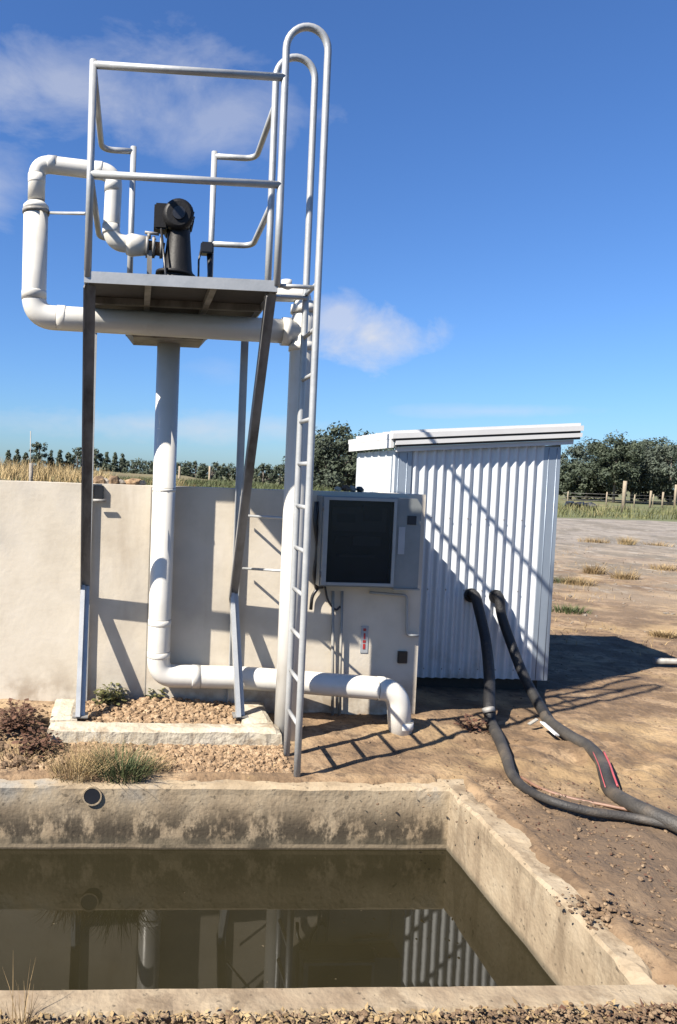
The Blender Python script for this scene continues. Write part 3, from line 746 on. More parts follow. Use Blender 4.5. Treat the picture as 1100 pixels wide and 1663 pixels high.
# ------------------------------------------------------------------ pump
YPU = YP
def pz_(x, y): return P(x, y, Y=YPU)
pc = pz_(286, 434)
pump = thing('pump', (pc.x, YPU, ZD), 'black electric pump with round motor standing on the platform deck', 'pump')
mc = pz_(289, 356); mr = .094
m = MB(); m.tube([(mc.x, YPU-.05, mc.z), (mc.x, YPU+.17, mc.z)], mr, 28)
for k in range(22):
    a = 2*math.pi*k/22; d = Vector((math.cos(a), 0, math.sin(a)))
    p0 = Vector((mc.x, YPU-.06, mc.z)) + d*(mr+.004); m.beam(p0, p0+Vector((0, .2, 0)), .004, .012, d)
m.build('motor', 'black', pump)
MB().tube([(mc.x, YPU-.115, mc.z), (mc.x, YPU-.100, mc.z), (mc.x, YPU-.05, mc.z)], mr, 28, radii=[mr*.78, mr*1.0, mr*1.04]).build('fan_cover', 'black', pump)
MB().tube([(mc.x, YPU-.125, mc.z), (mc.x, YPU-.116, mc.z)], mr*.42, 20).build('cap', 'motorcap', pump)
q = pz_(262, 355); MB().bbox((q.x-.045, YPU-.07, q.z-.085), (q.x+.04, YPU+.04, q.z+.075), .01).build('terminal_box', 'black', pump)
b1 = pz_(288, 392); b0 = pz_(283, 436)
def ell(cx, cy, z, rx, ry, n=20): return [(cx+rx*math.cos(2*math.pi*j/n), cy+ry*math.sin(2*math.pi*j/n), z) for j in range(n)]
mb = MB(); prof = [(ZD+.0, .135, .13), (ZD+.03, .135, .13), (ZD+.045, .112, .12), (ZD+.12, .134, .12), (ZD+.19, .100, .1), (mc.z-.05, .072, .08)]
vs = []
for k, (z, rx, ry) in enumerate(prof): vs += ell(b0.x + (b1.x-b0.x)*k/5 + .01, YPU, z, rx*.93, ry)
fs = [(k*20+j, k*20+(j+1)%20, (k+1)*20+(j+1)%20, (k+1)*20+j) for k in range(5) for j in range(20)]
mb.add(vs, fs, True); mb.add(vs[-20:], [tuple(range(20))]); mb.add(vs[:20], [tuple(reversed(range(20)))])
mb.build('casing', 'black', pump)
MB().box((b0.x-.12, YPU-.152, ZD+.001), (b0.x+.135, YPU-.12, ZD+.026)).build('foot', 'black', pump)
s0 = pz_(238, 401); s1 = pz_(262, 403)
MB().tube([(s0.x-.0, YPU, s0.z), (s1.x+.02, YPU, s1.z-.01)], .042, 18).build('inlet', 'rusty', pump)
for xx in (s0.x+.005, s0.x+.045, s1.x):
    MB().tube([(xx-.009, YPU, s0.z), (xx+.009, YPU, s0.z)], .066, 20).build('flange', 'galv_dull', pump)
mb = MB(); hp = pz_(243, 385); mb.tube([(hp.x, YPU-.03, s0.z+.04), (hp.x-.005, YPU-.04, hp.z+.01)], .012, 8); mb.tube([(hp.x-.03, YPU-.04, hp.z+.015), (hp.x+.06, YPU-.04, hp.z+.008)], .010, 8)
mb.build('valve_handle', 'galv_dull', pump)
sp = pz_(244, 420); MB().beam((sp.x, YPU-.02, ZD), (sp.x-.005, YPU-.02, s0.z-.03), .03, .04, Vector((0, 1, 0))).build('support', 'galv_dull', pump)
for k in range(6):
    a = 2*math.pi*k/6+.3; MB().tube([(s0.x+.035, YPU+.055*math.cos(a), s0.z+.055*math.sin(a)), (s0.x+.060, YPU+.055*math.cos(a), s0.z+.055*math.sin(a))], .006, 6).build('bolt', 'galv_dull', pump)
MB().tube([(b0.x+.01, YPU, ZD+.150), (b0.x+.012, YPU, ZD+.168)], .128, 24).build('casing_rim', 'black', pump)
MB().tube([(b0.x-.04, YPU-.13, ZD+.05), (b0.x-.055, YPU-.135, ZD+.12), (q.x-.0, YPU-.06, q.z-.08)], .008, 8).build('power_cable', 'blackpl', pump)
# float switch / lever valve by the rear post
v = P(338, 400, Y=YB-.08)
sw = thing('level_switch', (v.x, YB-.08, ZD), 'small black level switch on a bracket beside the rear post', 'switch')
MB().bbox((v.x-.05, YB-.12, v.z-.055), (v.x+.035, YB-.035, v.z+.02), .008).build('body', 'blackpl', sw)
MB().tube([(v.x+.015, YB-.08, v.z-.05), (v.x+.03, YB-.08, ZD)], .014, 8, radii=[.022, .008]).build('stem', 'blackpl', sw)
MB().tube([(v.x-.045, YB-.08, v.z-.02), (v.x-.06, YB-.09, v.z-.10), (v.x-.055, YB-.1, ZD+.01)], .007, 8).build('cable', 'blackpl', sw)

# ------------------------------------------------------------------ control cabinet on the wall
YCF = YW - .16
def cb_(x, y): return P(x, y, Y=YCF)
cl = cb_(521, 880).x; cm = cb_(642, 880).x; crr = cb_(683, 880).x
zt_ = cb_(600, 808).z; zb_ = cb_(600, 954).z
cab = thing('control_cabinet', ((cl+crr)/2, YW, zb_), 'grey control cabinet with smoked glass door mounted on the tank wall', 'cabinet')
CT = .016
mb = MB()
mb.box((cl, YW-.012, zb_), (crr-.15, YW-.004, zt_)).box((cl, YCF, zb_), (cl+CT, YW-.0125, zt_)).box((cl+CT, YCF, zt_-CT), (cm-.0, YW-.0125, zt_)).box((cl+CT, YCF, zb_), (cm, YW-.0125, zb_+CT))
mb.build('housing', 'cabinet', cab)
mb = MB(); ch = .05
prof = [(cm+.001, zb_-.0), (crr, zb_), (crr, zt_-ch), (crr-ch*.7, zt_+.002), (cm+.001, zt_+.002)]
n = len(prof)
mb.add([(x, YCF+.006, z) for x, z in prof] + [(x, YW-.003, z) for x, z in prof], [tuple(range(n)), tuple(reversed(range(n, 2*n)))] + [(i, n+i, n+(i+1)%n, (i+1)%n) for i in range(n)])
mb.build('side_compartment', 'cabinet', cab)
dl = cb_(523, 880).x; dr = cb_(641, 880).x; dt_ = zt_-.004; db = zb_+.012
door = MB(); fw = .034
door.box((dl, YCF-.022, db), (dl+fw, YCF-.002, dt_)).box((dr-fw*.6, YCF-.022, db), (dr, YCF-.002, dt_)).box((dl+fw, YCF-.021, dt_-.02), (dr-fw*.6, YCF-.002, dt_)).box((dl+fw, YCF-.021, db), (dr-fw*.6, YCF-.002, db+fw*.6))
door = door.build('door_frame', 'cabinet_frame', cab)
MB().box((dl+fw+.001, YCF-.012, db+fw*.6+.001), (dr-fw*.6-.001, YCF-.008, dt_-.021)).build('pane', 'glass', door)
ins = MB(); yb_ = YW-.05
MB().box((cl+CT+.001, YW-.05, zb_+CT+.001), (cm-.001, YW-.02, zt_-CT-.001)).build('back_plate', 'dark', cab)
for (x0, y0, x1, y1, mt) in ((548, 835, 578, 848, 'dark'), (590, 822, 622, 846, 'dark'), (540, 826, 630, 862, 'cabin_in'), (545, 872, 565, 882, 'dark'), (575, 872, 620, 886, 'cabin_in'), (550, 902, 610, 905, 'cabin_in')):
    p0 = P(x0, y1, Y=YW-.09); p1 = P(x1, y0, Y=YW-.09); dd = .008 if mt == 'cabin_in' else .02
    MB().bbox((p0.x, YW-.07-dd, p0.z), (p1.x, YW-.0505, p1.z), .003).build('instrument', mt, cab)
for (x0, y0, x1, y1, mt, nm) in ((662, 838, 677, 852, 'dark', 'vent'), (646, 856, 659, 900, 'label', 'notice')):
    p0 = P(x0, y1, Y=YCF); p1 = P(x1, y0, Y=YCF)
    MB().box((p0.x, YCF+.001, p0.z), (p1.x, YCF+.0055, p1.z)).build(nm, mt, cab)
MB().box((cm+.004, YCF-.004, zb_-.012), (crr+.012, YW-.004, zb_-.002)).build('bottom_rail', 'conduit', cab)
for f in (.12, .88): MB().tube([(dl-.004, YCF-.014, db+(dt_-db)*f-.02), (dl-.004, YCF-.014, db+(dt_-db)*f+.02)], .007, 8).build('hinge', 'galv_dull', cab)
# lumps lying on the wall top by the cabinet
for (x, y, r, mt, lab) in ((548, 799, .032, 'slab', 'pale mortar lump left on the tank wall above the cabinet'), (562, 790, .045, 'rusty', 'rusty brown lump on the tank wall above the cabinet'), (585, 793, .036, 'blackpl', 'black lump on the tank wall beside the shed'), (573, 799, .04, 'stone', 'grey stone on the tank wall between the rusty and black lumps')):
    p = P(x, y, Y=YW+.08); mb = MB(); mb.rock((p.x, YW+.08, WT+.004+r*.5), r, .7); tag(mb.build('lump', mt), lab, 'lump')
# conduits under the cabinet
def cpath(pts, Y): return [P(x, y, Y=Y) for x, y in pts]
YC1 = YW-.03
t = tag(MB().tube(arc_path(cpath([(541, 960), (540, 1168)], YC1), .03), .011, 10).build('conduit', 'conduit'), 'left one of two thin conduits running down the wall below the cabinet', 'conduit', 'conduits below the cabinet')
t = tag(MB().tube(arc_path(cpath([(556, 960), (551, 1166)], YC1), .03), .010, 10).build('conduit', 'conduit'), 'right one of two thin conduits running down the wall below the cabinet', 'conduit', 'conduits below the cabinet')
tag(MB().tube(arc_path(cpath([(600, 962), (661, 967), (661, 1032), (680, 1032)], YC1), .03), .010, 10).build('conduit', 'cabinet_frame'), 'grey conduit stepping down the wall end under the cabinet', 'conduit', 'conduits below the cabinet')
tag(MB().tube(arc_path(cpath([(520, 950), (507, 968), (505, 990)], YC1), .03), .012, 10).build('cable', 'blackpl'), 'black cable curling out of the cabinet beside the ladder', 'cable')
tag(MB().tube(catmull(cpath([(528, 952), (533, 975), (545, 990), (553, 985)], YC1), 5), .008, 8).build('cable', 'blackpl'), 'short black cable looping from cabinet to the thin conduits', 'cable')
mb = MB()
for k, dx in enumerate((0, 5, 9)):
    mb.tube(catmull([P(514+dx, 815, Y=YW-.05), P(512+dx-(k%2)*4, 850, Y=YW-.07), P(516+dx, 890, Y=YW-.06), P(511+dx, 930, Y=YW-.06), P(514+dx, 955, Y=YW-.04)], 5), .014, 8)
tag(mb.build('cable_bundle', 'blackpl'), 'bundle of black cables hanging left of the control cabinet', 'cables')
# warning label and small plate
a0 = P(585, 1060, Y=YW-.004); a1 = P(599, 1017, Y=YW-.004)
lb = thing('warning_label', ((a0.x+a1.x)/2, YW, a0.z), 'small faded warning label with red marks low on the wall', 'label')
MB().box((a0.x, YW-.006, a0.z), (a1.x, YW-.003+.004, a1.z)).build('sticker', 'label', lb)
cx = (a0.x+a1.x)/2; hh = a1.z-a0.z
for (f0, f1, w_) in ((.82, .92, .012), (.52, .74, .007), (.38, .48, .012), (.14, .34, .010)):
    MB().bbox((cx-w_, YW-.0085, a0.z+hh*f0), (cx+w_*.8, YW-.0061, a0.z+hh*f1), .001).build('red_mark', 'red', lb)
a0 = P(646, 1077, Y=YW-.012); a1 = P(662, 1058, Y=YW-.012)
tag(MB().bbox((a0.x, YW-.02, a0.z), (a1.x, YW+.006, a1.z), .003).build('cover_plate', 'blackpl'), 'small square black cover plate near the wall end', 'plate')
# bracket at the top of the tank wall by the left leg
a = P(161, 800, Y=YW-.05)
br = thing('wall_bracket', (a.x, YW, a.z), 'black clamp bracket on the tank wall behind the left leg', 'bracket')
MB().bbox((a.x-.035, YW-.03, a.z-.05), (a.x+.03, YW+.006, a.z+.05), .004).build('plate', 'blackpl', br)
MB().tube([(a.x-.04, YW-.05, a.z-.055), (a.x+.05, YW-.05, a.z-.055)], .01, 8).build('bolt', 'galv_dull', br)

# ------------------------------------------------------------------ shed
shed = thing('pump_shed', ((XSL+XSR)/2, YS, 0), 'small white corrugated iron shed with skillion roof right of the tank', 'shed')
YSB = YS + 1.05
ZB = P(790, 1102, Y=YS).z
zl = P(648, 735, Y=YS).z; zr_ = P(905, 726, Y=YS).z
def ztop_(x): return zl + (zr_-zl)*(x-XSL)/(XSR-XSL)
fl0 = XSL + .135; fl1 = XSR - .135
pitch = .0775; n = int((fl1-fl0)/pitch*12); vs = []
for i in range(n+1):
    x = fl0 + (fl1-fl0)*i/n; y = YS + .0115*math.cos(2*math.pi*(x-fl0)/pitch)
    vs += [(x, y, ZB), (x, y, ztop_(x)+.02)]
MB().add(vs, [(2*i, 2*i+2, 2*i+3, 2*i+1) for i in range(n)], True).build('front_cladding', 'shed', shed)
mb = MB().box((XSL, YS-.012, ZB-.005), (fl0+.004, YS-.006, ztop_(XSL)+.02)); 
for s_ in (.028, .10): mb.tube([(XSL+s_, YS-.012, ZB), (XSL+s_, YS-.012, ztop_(XSL))], .0035, 6)
mb.build('corner_flashing', 'flash', shed)
mb = MB().box((fl1-.004, YS-.012, ZB-.005), (XSR, YS-.006, ztop_(XSR)+.0)); mb.box((XSR, YS-.012, ZB-.005), (XSR+.004, YS+.11, ztop_(XSR)))
for s_ in (.03, .10): mb.tube([(XSR-s_, YS-.012, ZB), (XSR-s_, YS-.012, ztop_(XSR)-.01)], .0035, 6)
mb.build('corner_flashing', 'flash', shed)
mb = MB(); nsc = int((fl1-fl0)/(pitch*2))
for zz in (ZB+.08, ZB+.75, ZB+1.35):
    for i in range(1, nsc):
        x = fl0 + pitch*(2*i+.5); mb.tube([(x, YS-.0165, zz), (x, YS-.010, zz)], .0055, 6)
o_ = mb.build('fixing_screws', 'galv_dull', shed); o_['kind'] = 'stuff'
def side_clad(x, z1, s):
    n = 150; vs = []
    for i in range(n+1):
        y = YS-.004 + (YSB-YS)*i/n; u = (y-YS) % .19
        xx = x + s*(.010 if u < .03 else 0)
        vs += [(xx, y, ZB), (xx, y, z1+.02)]
    fs = [(2*i, 2*i+2, 2*i+3, 2*i+1) for i in range(n)]
    return MB().add(vs, fs if s > 0 else [f[::-1] for f in fs])
side_clad(XSL, ztop_(XSL), -1).build('side_cladding', 'shed', shed)
side_clad(XSR, ztop_(XSR), 1).build('side_cladding', 'shed', shed)
MB().box((XSL, YSB, ZB), (XSR, YSB+.01, ztop_(XSL))).build('rear_cladding', 'shed', shed)
for y_ in (YS+.09, (YS+YSB)/2, YSB-.12):
    MB().box((XSL+.03, y_-.045, -.08), (XSR-.05, y_+.045, ZB-.012)).build('skid', 'darkwood', shed)
MB().box((XSL+.02, YS+.02, ZB-.010), (XSR-.02, YSB-.02, ZB+.02)).build('floor', 'darkwood', shed)
# roof: sheet, barge and gutter boards along the front
ro0, ro1 = XSL-.03, P(947, 700, Y=YS-.09).x
def zroof(x, off=0): return P(640, 703, Y=YS-.09).z + (P(945, 691, Y=YS-.09).z - P(640, 703, Y=YS-.09).z)*(x-XSL)/(ro1-XSL) + off
def slab(x0, x1, y0, y1, o0, o1):
    v = [(x0,y0,zroof(x0,o0)),(x1,y0,zroof(x1,o0)),(x1,y1,zroof(x1,o0)),(x0,y1,zroof(x0,o0)),(x0,y0,zroof(x0,o1)),(x1,y0,zroof(x1,o1)),(x1,y1,zroof(x1,o1)),(x0,y1,zroof(x0,o1))]
    return MB().add(v, [(0,3,2,1),(4,5,6,7),(0,1,5,4),(1,2,6,5),(2,3,7,6),(3,0,4,7)])
slab(ro0-.03, ro1, YS-.10, YSB+.12, -.042, 0).build('roof_sheet', 'trim', shed)
mb = MB(); nr = int((YSB+.1-YS+.1)/.19)
for i in range(nr):
    y = YS-.06+i*.19; a_ = slab(ro0-.028, ro1-.002, y, y+.03, .0005, .024); mb.add(a_.v, a_.f)
mb.build('roof_rib', 'trim', shed)
slab(ro0, ro1-.01, YS-.075, YS-.052, -.112, -.0425).build('fascia_shadow', 'deck', shed)  # near-black board paints the recess and shadow lines around the gutter lip
slab(ro0, ro1-.004, YS-.094, YS-.076, -.094, -.060).build('gutter_lip', 'trim', shed)
slab(ro0+.02, ro1-.05, YS-.050, YS-.013, -.150, -.113).build('head_flashing', 'trim', shed)
slab(ro0-.028, ro0-.004, YS-.054, YSB+.1, -.115, -.03).build('barge_board', 'trim', shed)
slab(XSR+.006, ro1-.02, YS-.05, YSB+.1, -.055, -.03).build('soffit', 'trim', shed)

# hose entries
def hose(name, pts, r, mat, label, cat='hose', n=16):
    return MB().tube(catmull(pts, 9), r, n)
def gp(x, y, r): 
    p = P(x, y, z=0.0); p = P(x, y, z=G(p.x, p.y)+r*.85); return p
e1 = P(766, 967, Y=YS-.03); e2 = P(806, 969, Y=YS-.03)
R1 = .041
h1 = thing('suction_hose', (e1.x, YS, 0), 'left thick black hose dropping from the shed wall and curving across the dirt', 'hose', 'hoses coming out of the shed')
p1 = [Vector((e1.x, YS+.03, e1.z)), Vector((e1.x+.01, YS-.07, e1.z+.005)), P(778, 990, Y=YS-.16), P(789, 1040, Y=YS-.28), P(795, 1100, Y=YS-.55), P(795, 1145, Y=YS-.86), gp(797, 1172, R1)]
MB().tube(catmull(p1, 8), R1, 18).build('upper_hose', 'hose', h1)
p1b = [p1[-2], p1[-1], gp(809, 1196, R1), gp(822, 1228, R1), gp(832, 1258, R1), gp(856, 1282, R1), gp(900, 1302, R1), gp(960, 1318, R1), gp(1030, 1328, R1), gp(1110, 1345, R1), gp(1200, 1375, R1), gp(1320, 1400, R1), gp(1520, 1395, R1), gp(1800, 1380, R1)]
q1 = catmull(p1b, 8)[4:]
MB().tube(q1, R1, 18, radii=[R1*(.98 - .42*min(1, max(0, (i/len(q1)-.10)/.3))) for i in range(len(q1))]).build('lower_hose', 'hose_dusty', h1)
MB().tube([(e1.x, YS-.03, e1.z), (e1.x, YS-.014, e1.z)], R1*1.45, 20).build('collar', 'blackpl', h1)
for t_ in (P(793, 1150, Y=YS-.9),): MB().tube([t_, t_+Vector((.003, -.02, -.03))], R1*1.1, 16).build('band', 'galv_dull', h1)
h2 = thing('suction_hose', (e2.x, YS, 0), 'right thick black hose from the shed wall bending away to the right', 'hose', 'hoses coming out of the shed')
p2 = [Vector((e2.x, YS+.03, e2.z)), Vector((e2.x+.01, YS-.06, e2.z)), P(815, 1000, Y=YS-.10), P(832, 1050, Y=YS-.2), P(852, 1100, Y=YS-.42), P(876, 1145, Y=YS-.72), gp(893, 1172, R1)]
MB().tube(catmull(p2, 8), R1*.95, 18).build('upper_hose', 'hose', h2)
p2b = [p2[-2], p2[-1], gp(925, 1195, R1), gp(955, 1212, R1), gp(976, 1235, R1), gp(985, 1262, R1), gp(992, 1284, R1), gp(1020, 1303, R1), gp(1060, 1322, R1), gp(1110, 1345, R1), gp(1180, 1385, R1), gp(1300, 1440, R1), gp(1500, 1470, R1), gp(1800, 1480, R1)]
MB().tube(catmull(p2b, 8)[5:], R1*.98, 18).build('lower_hose', 'hose_dusty', h2)
MB().tube([(e2.x, YS-.03, e2.z), (e2.x, YS-.014, e2.z)], R1*1.4, 20).build('collar', 'blackpl', h2)
up = Vector((0, -.006, R1*.93)); sd = Vector((.018, -.02, .0))
sp_ = [q + up + sd for q in catmull([gp(972, 1228, R1), gp(981, 1248, R1), gp(986, 1264, R1), gp(993, 1284, R1)], 6)]
MB().tube(sp_, .006, 8).build('pink_tape', 'pinkline', h2)
sp_ = [q + up*.75 - Vector((.04, .0, 0)) for q in catmull([gp(972, 1228, R1), gp(981, 1248, R1), gp(986, 1264, R1), gp(993, 1286, R1)], 6)]
MB().tube(sp_, .003, 8).build('pink_tape', 'pinkline', h2)
tt = [gp(846, 1262, .012), gp(880, 1281, .012), gp(930, 1297, .012), gp(990, 1309, .012), gp(1045, 1321, .012), gp(1075, 1335, .012)]
tag(MB().tube(catmull(tt, 7), .009, 10).build('thin_tube', 'orange'), 'thin pinkish tan tube lying beside the left black hose', 'tube')
# white bracket on the ground
wb = P(898, 1180, z=.03)
wbr = thing('bracket', (wb.x, wb.y, 0), 'bent white metal bracket dropped by the right hose', 'bracket')
a = P(873, 1166, z=.09); b = P(905, 1194, z=.05); c2 = P(853, 1181, z=.03)
MB().beam(a.lerp(b, .25), b, .034, .010, Vector((.3, -.6, 1))).build('long_arm', 'trim', wbr)
MB().beam(a+Vector((0, 0, -.008)), a.lerp(c2, .7), .026, .008).build('short_arm', 'conduit', wbr)
# grey pipe on the ground far right
a = P(1062, 1073, z=.05); b = P(1500, 1092, z=.05)
tag(MB().tube([a, b], .032, 14).build('ground_pipe', 'galv_dull'), 'grey pipe lying on the ground at the right edge beyond the shed', 'pipe')
# ------------------------------------------------------------------ plants
def tuft(name, x, y, z, n, h, spread, mat, label, cat='grass tuft', group=None, w=.006, lean=(.2, 1.1), az=None, azr=3.14):
    mb = MB()
    for i in range(n):
        a = random.uniform(0, 6.28); rr = spread*random.random()**.7
        aa = a + random.gauss(0, .5) if az is None else az + random.gauss(0, azr)
        mb.blade((x + rr*math.cos(a), y + rr*math.sin(a)*.7, z-.01), h*random.uniform(.45, 1.1), w*random.uniform(.7, 1.3), random.uniform(*lean), aa)
    return tag(mb.build(name, mat, origin=(x, y, z)), label, cat, group)
def tuft_at(px_, py_, n, h, spread, mat, label, zz=None, **kw):
    p = P(px_, py_, z=0.02); z = G(p.x, p.y) if zz is None else zz
    return tuft('grass_tuft', p.x, p.y, z, n, h, spread, mat, label, **kw)
tuft_at(200, 1256, 520, .19, .15, 'greengrass', 'green grass tuft growing between footing and pit', w=.006)
tuft_at(165, 1246, 420, .20, .20, 'straw', 'tan dry grass fan leaning left beside the green tuft', az=2.4, azr=1.0, lean=(.5, 1.4), w=.0045)
tuft_at(125, 1254, 420, .14, .15, 'drygrass', 'low orange dry tuft left of the green tuft', w=.005)
tuft_at(245, 1250, 200, .13, .12, 'straw', 'thin straw wisps right of the green tuft', az=.3, azr=.9, w=.004)
def weed(px_, py_, z, n, r, label, mat='weed', Y=None):
    p = P(px_, py_, z=z) if Y is None else P(px_, py_, Y=Y); mb = MB()
    for i in range(n):
        a = U(0, 6.28); el = U(.1, 1.3); rr = r*U(.04, .95)**.75; c = Vector((p.x + rr*math.cos(a)*math.cos(el), p.y + rr*math.sin(a)*math.cos(el), z + rr*math.sin(el)))
        d = Vector((math.cos(a), math.sin(a), U(-.3, .5))).normalized(); s_ = d.cross(Vector((U(-.4, .4), U(-.4, .4), 1))).normalized(); l = U(.02, .045); w = l*.38
        mb.add([c, c+d*l*.5+s_*w, c+d*l, c+d*l*.5-s_*w], [(0,1,2,3)])
        if i % 6 == 0: mb.tube([(p.x, p.y, z-.01), c], .002, 5, caps=False)
    return tag(mb.build('weed', mat, origin=(p.x, p.y, z)), label, 'weed', 'weeds in the footing ring' if mat == 'weed' else None)
weed(180, 1140, .12, 300, .13, 'leafy green weed beside the left leg in the footing')
weed(252, 1132, .13, 130, .09, 'small sparse weed beneath the drain pipe elbow')
weed(4, 1130, .02, 260, .17, 'dark red and green weed at the left edge by the wall', 'rust_leaf')
weed(766, 1188, .0, 160, .12, 'reddish brown dead plant scrap beside the left hose', 'rust_leaf')
weed(28, 1185, .06, 420, .20, 'dark reddish brown dry weed left of the footing', 'rust_leaf')
weed(62, 1222, .02, 260, .15, 'small brown withered weed between footing and left edge', 'rust_leaf')
tuft_at(30, 1232, 150, .10, .2, 'straw', 'sparse straw tuft near the left edge above the pit')
tuft_at(40, 1658, 24, .22, .05, 'straw', 'few pale dry stalks in front of the near pit rim', w=.004, lean=(.1, .5))
def litter(name, n, fx, mat, label, cat, size, zf=G):
    mb = MB()
    for i in range(n):
        x, y = fx(); z = zf(x, y) + U(0, .012); a = U(0, 6.28); d = Vector((math.cos(a), math.sin(a), U(-.3, .6))).normalized(); q = d.cross(Vector((U(-.5, .5), U(-.5, .5), 1))).normalized()
        l = U(*size); w = l*U(.12, .4); c = Vector((x, y, z)); mb.add([c, c+d*l*.5+q*w, c+d*l+Vector((0, 0, U(-.3, .3)*l)), c+d*l*.5-q*w], [(0,1,2,3)])
    return tag(mb.build(name, mat, origin=(0, 0, 0)), label, cat, kind='stuff')
litter('dead_leaves', 2200, lambda: (U(-1.2, XPR+.7), YPN-T-.0-abs(random.gauss(0, .07))), 'straw', 'dry leaf scraps and straw in front of the near pit rim', 'litter', (.006, .03))
litter('dead_leaves', 500, lambda: (random.gauss(XPR+.02, .12), YPN-T-.01-abs(random.gauss(0, .05))), 'rust_leaf', 'brown dead leaves at the near right pit corner', 'litter', (.01, .035))
litter('dead_leaves', 1200, lambda: (U(1.9, 4.2), U(2.0, 4.4)), 'rust_leaf', 'brown plant scraps scattered right of the pit', 'litter', (.005, .022))
litter('dead_leaves', 900, lambda: (U(-1.6, .9), U(YPI+.1, YW-.1)), 'straw', 'straw scraps on the dirt around the footing', 'litter', (.005, .03))
mb = MB()
for i in range(9000):
    x, y = U(14, 52), random.triangular(39, 64, 41)
    if float(vnoise(np.array([x*.35]), np.array([y*.35]))[0]) < .42: continue
    mb.blade((x, y, G(x, y)-.05), U(.15, .75), .06, U(.1, .9), U(0, 6.28), segs=2)
tag(mb.build('pasture_grass', 'strip', origin=(0, 0, 0)), 'rough olive grass strip between the gravel yard and far fence', 'grass', kind='stuff')
def yard(): 
    while True:
        x, y = U(3.2, 20), random.triangular(7.0, 26, 8)
        if float(vnoise(np.array([x*.9]), np.array([y*.9]))[0]) > .58: return x, y
mb = MB()
for i in range(2600):
    x, y = yard(); mb.blade((x, y, G(x, y)-.01), U(.03, .12), .012, U(.2, 1.3), U(0, 6.28), segs=2)
tag(mb.build('sparse_weeds', 'straw', origin=(0, 0, 0)), 'sparse dry weeds spread over the far yard', 'weeds', kind='stuff')
# tufts on the far yard
TG = 'scattered tufts on the far yard'
for k, (x, y, h, r, mt, lab) in enumerate(((940, 948, .22, .30, 'straw', 'broad low straw tuft just right of the shed'), (965, 930, .30, .22, 'straw', 'upright brown tuft right of the shed'), (1015, 938, .25, .25, 'straw', 'brown tuft with pale stones in the yard'),
    (1018, 886, .35, .25, 'drygrass', 'single orange tuft in the grey gravel'), (965, 882, .22, .5, 'straw', 'low spreading tuft on the grey gravel'), (1068, 882, .25, .5, 'straw', 'wide yellow tuft near the right edge'), (925, 992, .16, .28, 'greengrass', 'green patch at the edge of the shed shadow'),
    (1082, 925, .2, .35, 'straw', 'low tuft at the right edge of the yard'), (920, 945, .16, .35, 'greengrass', 'green low tuft against the shed corner'), (1078, 1030, .12, .16, 'straw', 'small tuft behind the shed shadow'))):
    tuft_at(x, y, 300, h*.8, r, mt, lab, group=TG, w=.012)
# tall dry grass on the bank: one mass
mb = MB()
for i in range(15000):
    x = U(-3.2, -.05) if random.random() < .85 else U(-.1, .55); y = U(YW+.28, 9.5)
    dens = float(vnoise(np.array([x*2.2]), np.array([y*2.2]))[0])
    if dens < .3: continue
    h = (.09 + .20*dens)*(1 if x < -.3 else .5)*sstep(y, YW+.1, YW+1.2)
    mb.blade((x, y, float(bankh(x, y))-.02), float(h)*U(.5, 1.05), .007, U(.1, .7), U(0, 6.28), segs=2)
tag(mb.build('dry_grass', 'drygrass', origin=(0, 0, 0)), 'tall golden dry grass on the bank above the wall', 'grass', kind='stuff')
mb = MB()
for i in range(15000):
    x = U(-.5, XE+.1) if i % 3 else U(-3.2, XE); y = YW+.24 + 9*U(0, 1)**1.6
    mb.blade((x, y, float(bankh(x, y))-.02), U(.05, .12) if y > YW+.8 else U(.02, .06), .012, U(.1, 1.1), U(0, 6.28), segs=2)
tag(mb.build('green_grass', 'greengrass', origin=(0, 0, 0)), 'short green grass covering the bank behind the wall', 'grass', kind='stuff')
for k, (x, r, mt, lab) in enumerate(((170, .05, 'stone', 'grey stone on the wall top beside the left leg'), (185, .065, 'clod_dark', 'dark brown lump on the wall top behind the left leg'), (198, .04, 'stone', 'pale stone between brown lumps on the wall top'), (215, .05, 'clod', 'tan lump on the wall top left of the drain pipe'), (160, .06, 'clod_dark', 'brown lump on the wall top touching the left leg'), (232, .035, 'stone', 'small grey stone on the wall top against the drain pipe'))):
    p = P(x, 780, Y=YW+.2); mb = MB(); mb.rock((p.x, YW+.2, WT+.0+r*.3), r, .7); tag(mb.build('rubble_lump', mt), lab, 'rubble', 'rubble lumps on the tank wall top')
